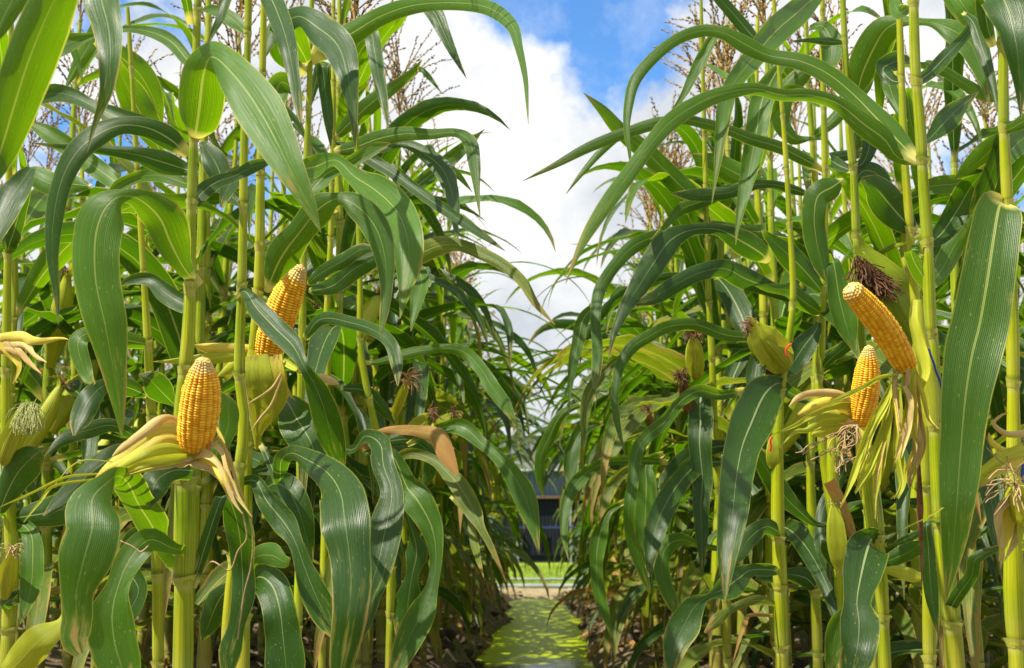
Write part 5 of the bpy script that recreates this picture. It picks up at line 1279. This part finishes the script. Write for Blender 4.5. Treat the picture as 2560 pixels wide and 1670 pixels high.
r7.leaf('8', (.1, .1, .0), [(250, 620, 20), (330, 590, 40), (375, 575, 40), (320, 700, 60), (262, 800, 62), (240, 900, 52), (250, 1000, 60), (288, 1152, 12)], m='B', attach=False)
# R8 .. R11
r8.leaf('8', (0, -.1), [(240, 1210, 30), (180, 1140, 90), (90, 1120, 60), (0, 1130, 60), (-60, 1140, 5)], m='B')
r8.leaf('4', (0, .0), [(190, 380, 20), (130, 350, 60), (95, 320, 50), (60, 300, 5)])
r8.leaf('4', (0, .0), [(195, 645, 30), (300, 560, 60), (380, 470, 60), (450, 400, 60), (490, 360, 5)])
r8.leaf('4', (0, -.1), [(195, 900, 30), (100, 870, 50), (0, 850, 40), (-100, 860, 60), (-183, 890, 60), (-343, 900, 60), (-450, 892, 3)], m='B')
r9.leaf('7', (0, -.15, -.25), [(1245, 1110, 20), (1183, 1098, 60), (1100, 1102, 62), (1050, 1135, 112), (980, 1185, 122), (905, 1222, 32), (842, 1272, 112), (790, 1362, 150), (750, 1452, 122), (722, 1600, 30)], m='B', n=40)
r9.leaf('8', (0, -.1), [(100, 60, 20), (-20, 80, 60), (-60, 200, 90), (-50, 330, 60), (-60, 420, 8)], m='B')
r9.leaf('7', (0, -.1), [(1230, 1260, 20), (1150, 1240, 50), (1080, 1250, 40), (1000, 1290, 40), (950, 1330, 60), (890, 1390, 10)], m='S')
r9.leaf('g', (0, -.1), [(1560, 1000, 40), (1320, 1000, 40), (1270, 1080, 60), (1220, 1220, 40), (1140, 1500, 5)], m='D', attach=False)
r9.leaf('7', (0, -.1), [(1270, 960, 30), (1183, 900, 80), (1100, 950, 90), (1050, 1030, 60), (1010, 1090, 4)], m='B')
r10.leaf('7', (0, -.2, -.3), [(970, 600, 30), (860, 612, 82), (770, 700, 102), (692, 830, 112), (650, 950, 102), (636, 1080, 42), (640, 1182, 3)], m='B')
r10.leaf('7', (0, -.1), [(1010, 520, 40), (900, 540, 82), (800, 592, 92), (722, 672, 72), (680, 722, 12)], m='B')
r10.leaf('7', (0, -.15), [(900, 250, 30), (870, 310, 105), (870, 420, 122), (866, 520, 112), (880, 680, 100), (872, 800, 80), (876, 950, 60), (880, 1132, 2)], m='B', attach=False)
r10.leaf('7', (.1, .0), [(700, 560, 30), (622, 610, 62), (620, 700, 92), (615, 850, 100), (600, 1000, 72), (590, 1152, 10)], m='L', attach=False)
r10.leaf('7', (0, -.2, -.3, -.3), [(1070, 270, 42), (960, 290, 52), (860, 272, 62), (770, 330, 52), (700, 420, 62), (622, 482, 62), (572, 562, 62), (560, 680, 56), (542, 800, 56), (542, 920, 50), (580, 1050, 50), (620, 1160, 34), (640, 1212, 2)], n=44)
r10.leaf('7', (0, -.2), [(720, 600, 30), (540, 592, 42), (440, 600, 42), (340, 652, 62), (270, 742, 62), (242, 850, 45), (242, 950, 30), (260, 1052, 2)], attach=False)
r10.leaf('7', (.1, .0), [(640, 600, 20), (530, 640, 42), (470, 702, 52), (430, 780, 50), (398, 885, 4)], m='S', attach=False)
r10.leaf('7', (0, -.1), [(940, 1000, 30), (852, 980, 30), (790, 960, 62), (722, 982, 90), (692, 1055, 80), (702, 1150, 72), (742, 1250, 60), (790, 1352, 5)], m='L')
r10.leaf('7', (.1, .0), [(520, 780, 30), (440, 840, 40), (400, 960, 80), (390, 1080, 60), (402, 1200, 60), (432, 1300, 40), (476, 1462, 2)], m='L', attach=False)
r10.leaf('3', (-.1, -.3), [(1183, 1560, 30), (1000, 1550, 60), (850, 1500, 60), (720, 1510, 60), (640, 1550, 60), (560, 1600, 60), (500, 1690, 50), (475, 1814, 40), (480, 1914, 35), (500, 2014, 20), (530, 2116, 2)], n=44, attach=False)
r10.leaf('7', (.2, .1), [(400, -140, 20), (330, -60, 60), (302, 60, 60), (280, 160, 45), (266, 280, 20), (262, 382, 2)], attach=False)
r10.leaf('7', (.2, .1), [(520, 100, 30), (430, 180, 42), (370, 260, 62), (340, 350, 55), (330, 480, 25), (315, 612, 2)], m='S', attach=False)
r10.leaf('7', (.2, .1), [(420, 420, 20), (330, 450, 60), (280, 540, 72), (270, 650, 62), (275, 742, 3)], attach=False)
r10.leaf('7', (.2, .2), [(330, 330, 20), (230, 380, 42), (170, 490, 62), (130, 580, 50), (130, 680, 40), (146, 762, 6)], m='L', attach=False)
r10.leaf('3', (.2, .0, -.3), [(1010, 1180, 60), (1183, 1080, 92), (1080, 1068, 62), (950, 1050, 60), (830, 1062, 60), (700, 1082, 60), (570, 1132, 72), (480, 1222, 60), (410, 1330, 60), (386, 1450, 50), (393, 1570, 50), (395, 1640, 55), (388, 1740, 40), (380, 1800, 4)], attach=False, n=50)
r10.leaf('3', (0, -.2, -.4), [(1190, 1210, 60), (1150, 1170, 110), (1070, 1120, 122), (960, 1062, 62), (830, 1062, 62), (730, 1112, 122), (650, 1222, 122), (580, 1332, 92), (520, 1430, 60), (470, 1545, 30), (445, 1660, 3)], m='B', attach=False, n=44)
r10.leaf('3', (0, -.2, -.3), [(1330, 1400, 30), (1183, 1330, 80), (1080, 1288, 112), (980, 1240, 90), (860, 1262, 82), (760, 1312, 82), (660, 1372, 72), (548, 1412, 3)], m='B', attach=False, n=36)
r10.leaf('3', (0, -.1), [(900, 1010, 40), (842, 922, 100), (722, 802, 102), (622, 702, 92), (500, 600, 72), (420, 510, 50), (330, 428, 2)])
r10.leaf('3', (0, -.1), [(940, 620, 30), (880, 580, 30), (730, 552, 30), (640, 562, 30), (520, 612, 36), (420, 692, 36), (330, 792, 26), (248, 898, 2)])
r10.leaf('3', (-.2, -.4), [(1280, 280, 30), (1230, 320, 50), (1185, 400, 100), (1150, 480, 112), (1130, 600, 110), (1100, 760, 90), (1070, 900, 60), (1042, 1040, 25), (1033, 1132, 2)], attach=False)
r10.leaf('3', (-.3, -.4), [(1020, 110, 10), (940, 160, 40), (880, 262, 56), (830, 362, 46), (790, 442, 30), (725, 532, 2)], attach=False)
r10.leaf('3', (-.2, -.2), [(1180, 240, 20), (1110, 165, 60), (1020, 60, 62), (940, -30, 50), (880, -120, 5)], attach=False, m='B')
r10.leaf('3', (0, -.1), [(1060, 848, 10), (940, 888, 52), (820, 902, 52), (735, 895, 6)], attach=False, m='B')
r10.leaf('3', (0, -.1), [(1060, 862, 20), (900, 922, 62), (790, 962, 62), (720, 1032, 30), (640, 1110, 5)], attach=True)
r10.leaf('3', (0, .0), [(1190, 880, 30), (1150, 850, 60), (1042, 802, 112), (940, 750, 92), (835, 712, 10)], attach=False)
r11.leaf('8', (0, -.04), [(400, 960, 40), (360, 860, 62), (320, 760, 62), (285, 690, 60)], m='D', attach=False, ruf=.02)
r11.leaf('8', (0, .0), [(330, 1090, 60), (300, 1030, 80), (270, 1000, 60), (250, 960, 5)], m='B')
r11.green_ear('8', (325, 1095), (305, 790), 84, (-.02, -.02), silk='tan', ns=10, silklen=.02)
r10.green_ear('7', (850, 220), (838, 20), 84, (-.02, -.05), silk='brown', ns=70, silklen=.04, spread=.3)
r10.green_ear('7', (820, 380), (785, 215), 60, (-.02, -.05), silk='brown', ns=60, silklen=.035, spread=.3, m=SILK)
r10.green_ear('7', (640, 440), (628, 360), 40, (.3, .3), silk='brown', ns=30, silklen=.03, spread=.3, m=SILK)

# dried tassels standing over the front files
for k, (p_, sd_, h_, ln_) in enumerate(((s3, 41, .36, (.1, 0)), (s4, 42, .38, (0, 0)), (r1, 43, .38, (-.1, 0)), (r10, 44, .42, (-.1, 0)), (r9, 45, .4, (-.15, 0)), (s6, 46, .4, (.1, 0)), (r8, 47, .4, (-.1, 0)), (s2, 48, .3, (0, 0)))):
    p_.tassel(h_, sd_, ln_)
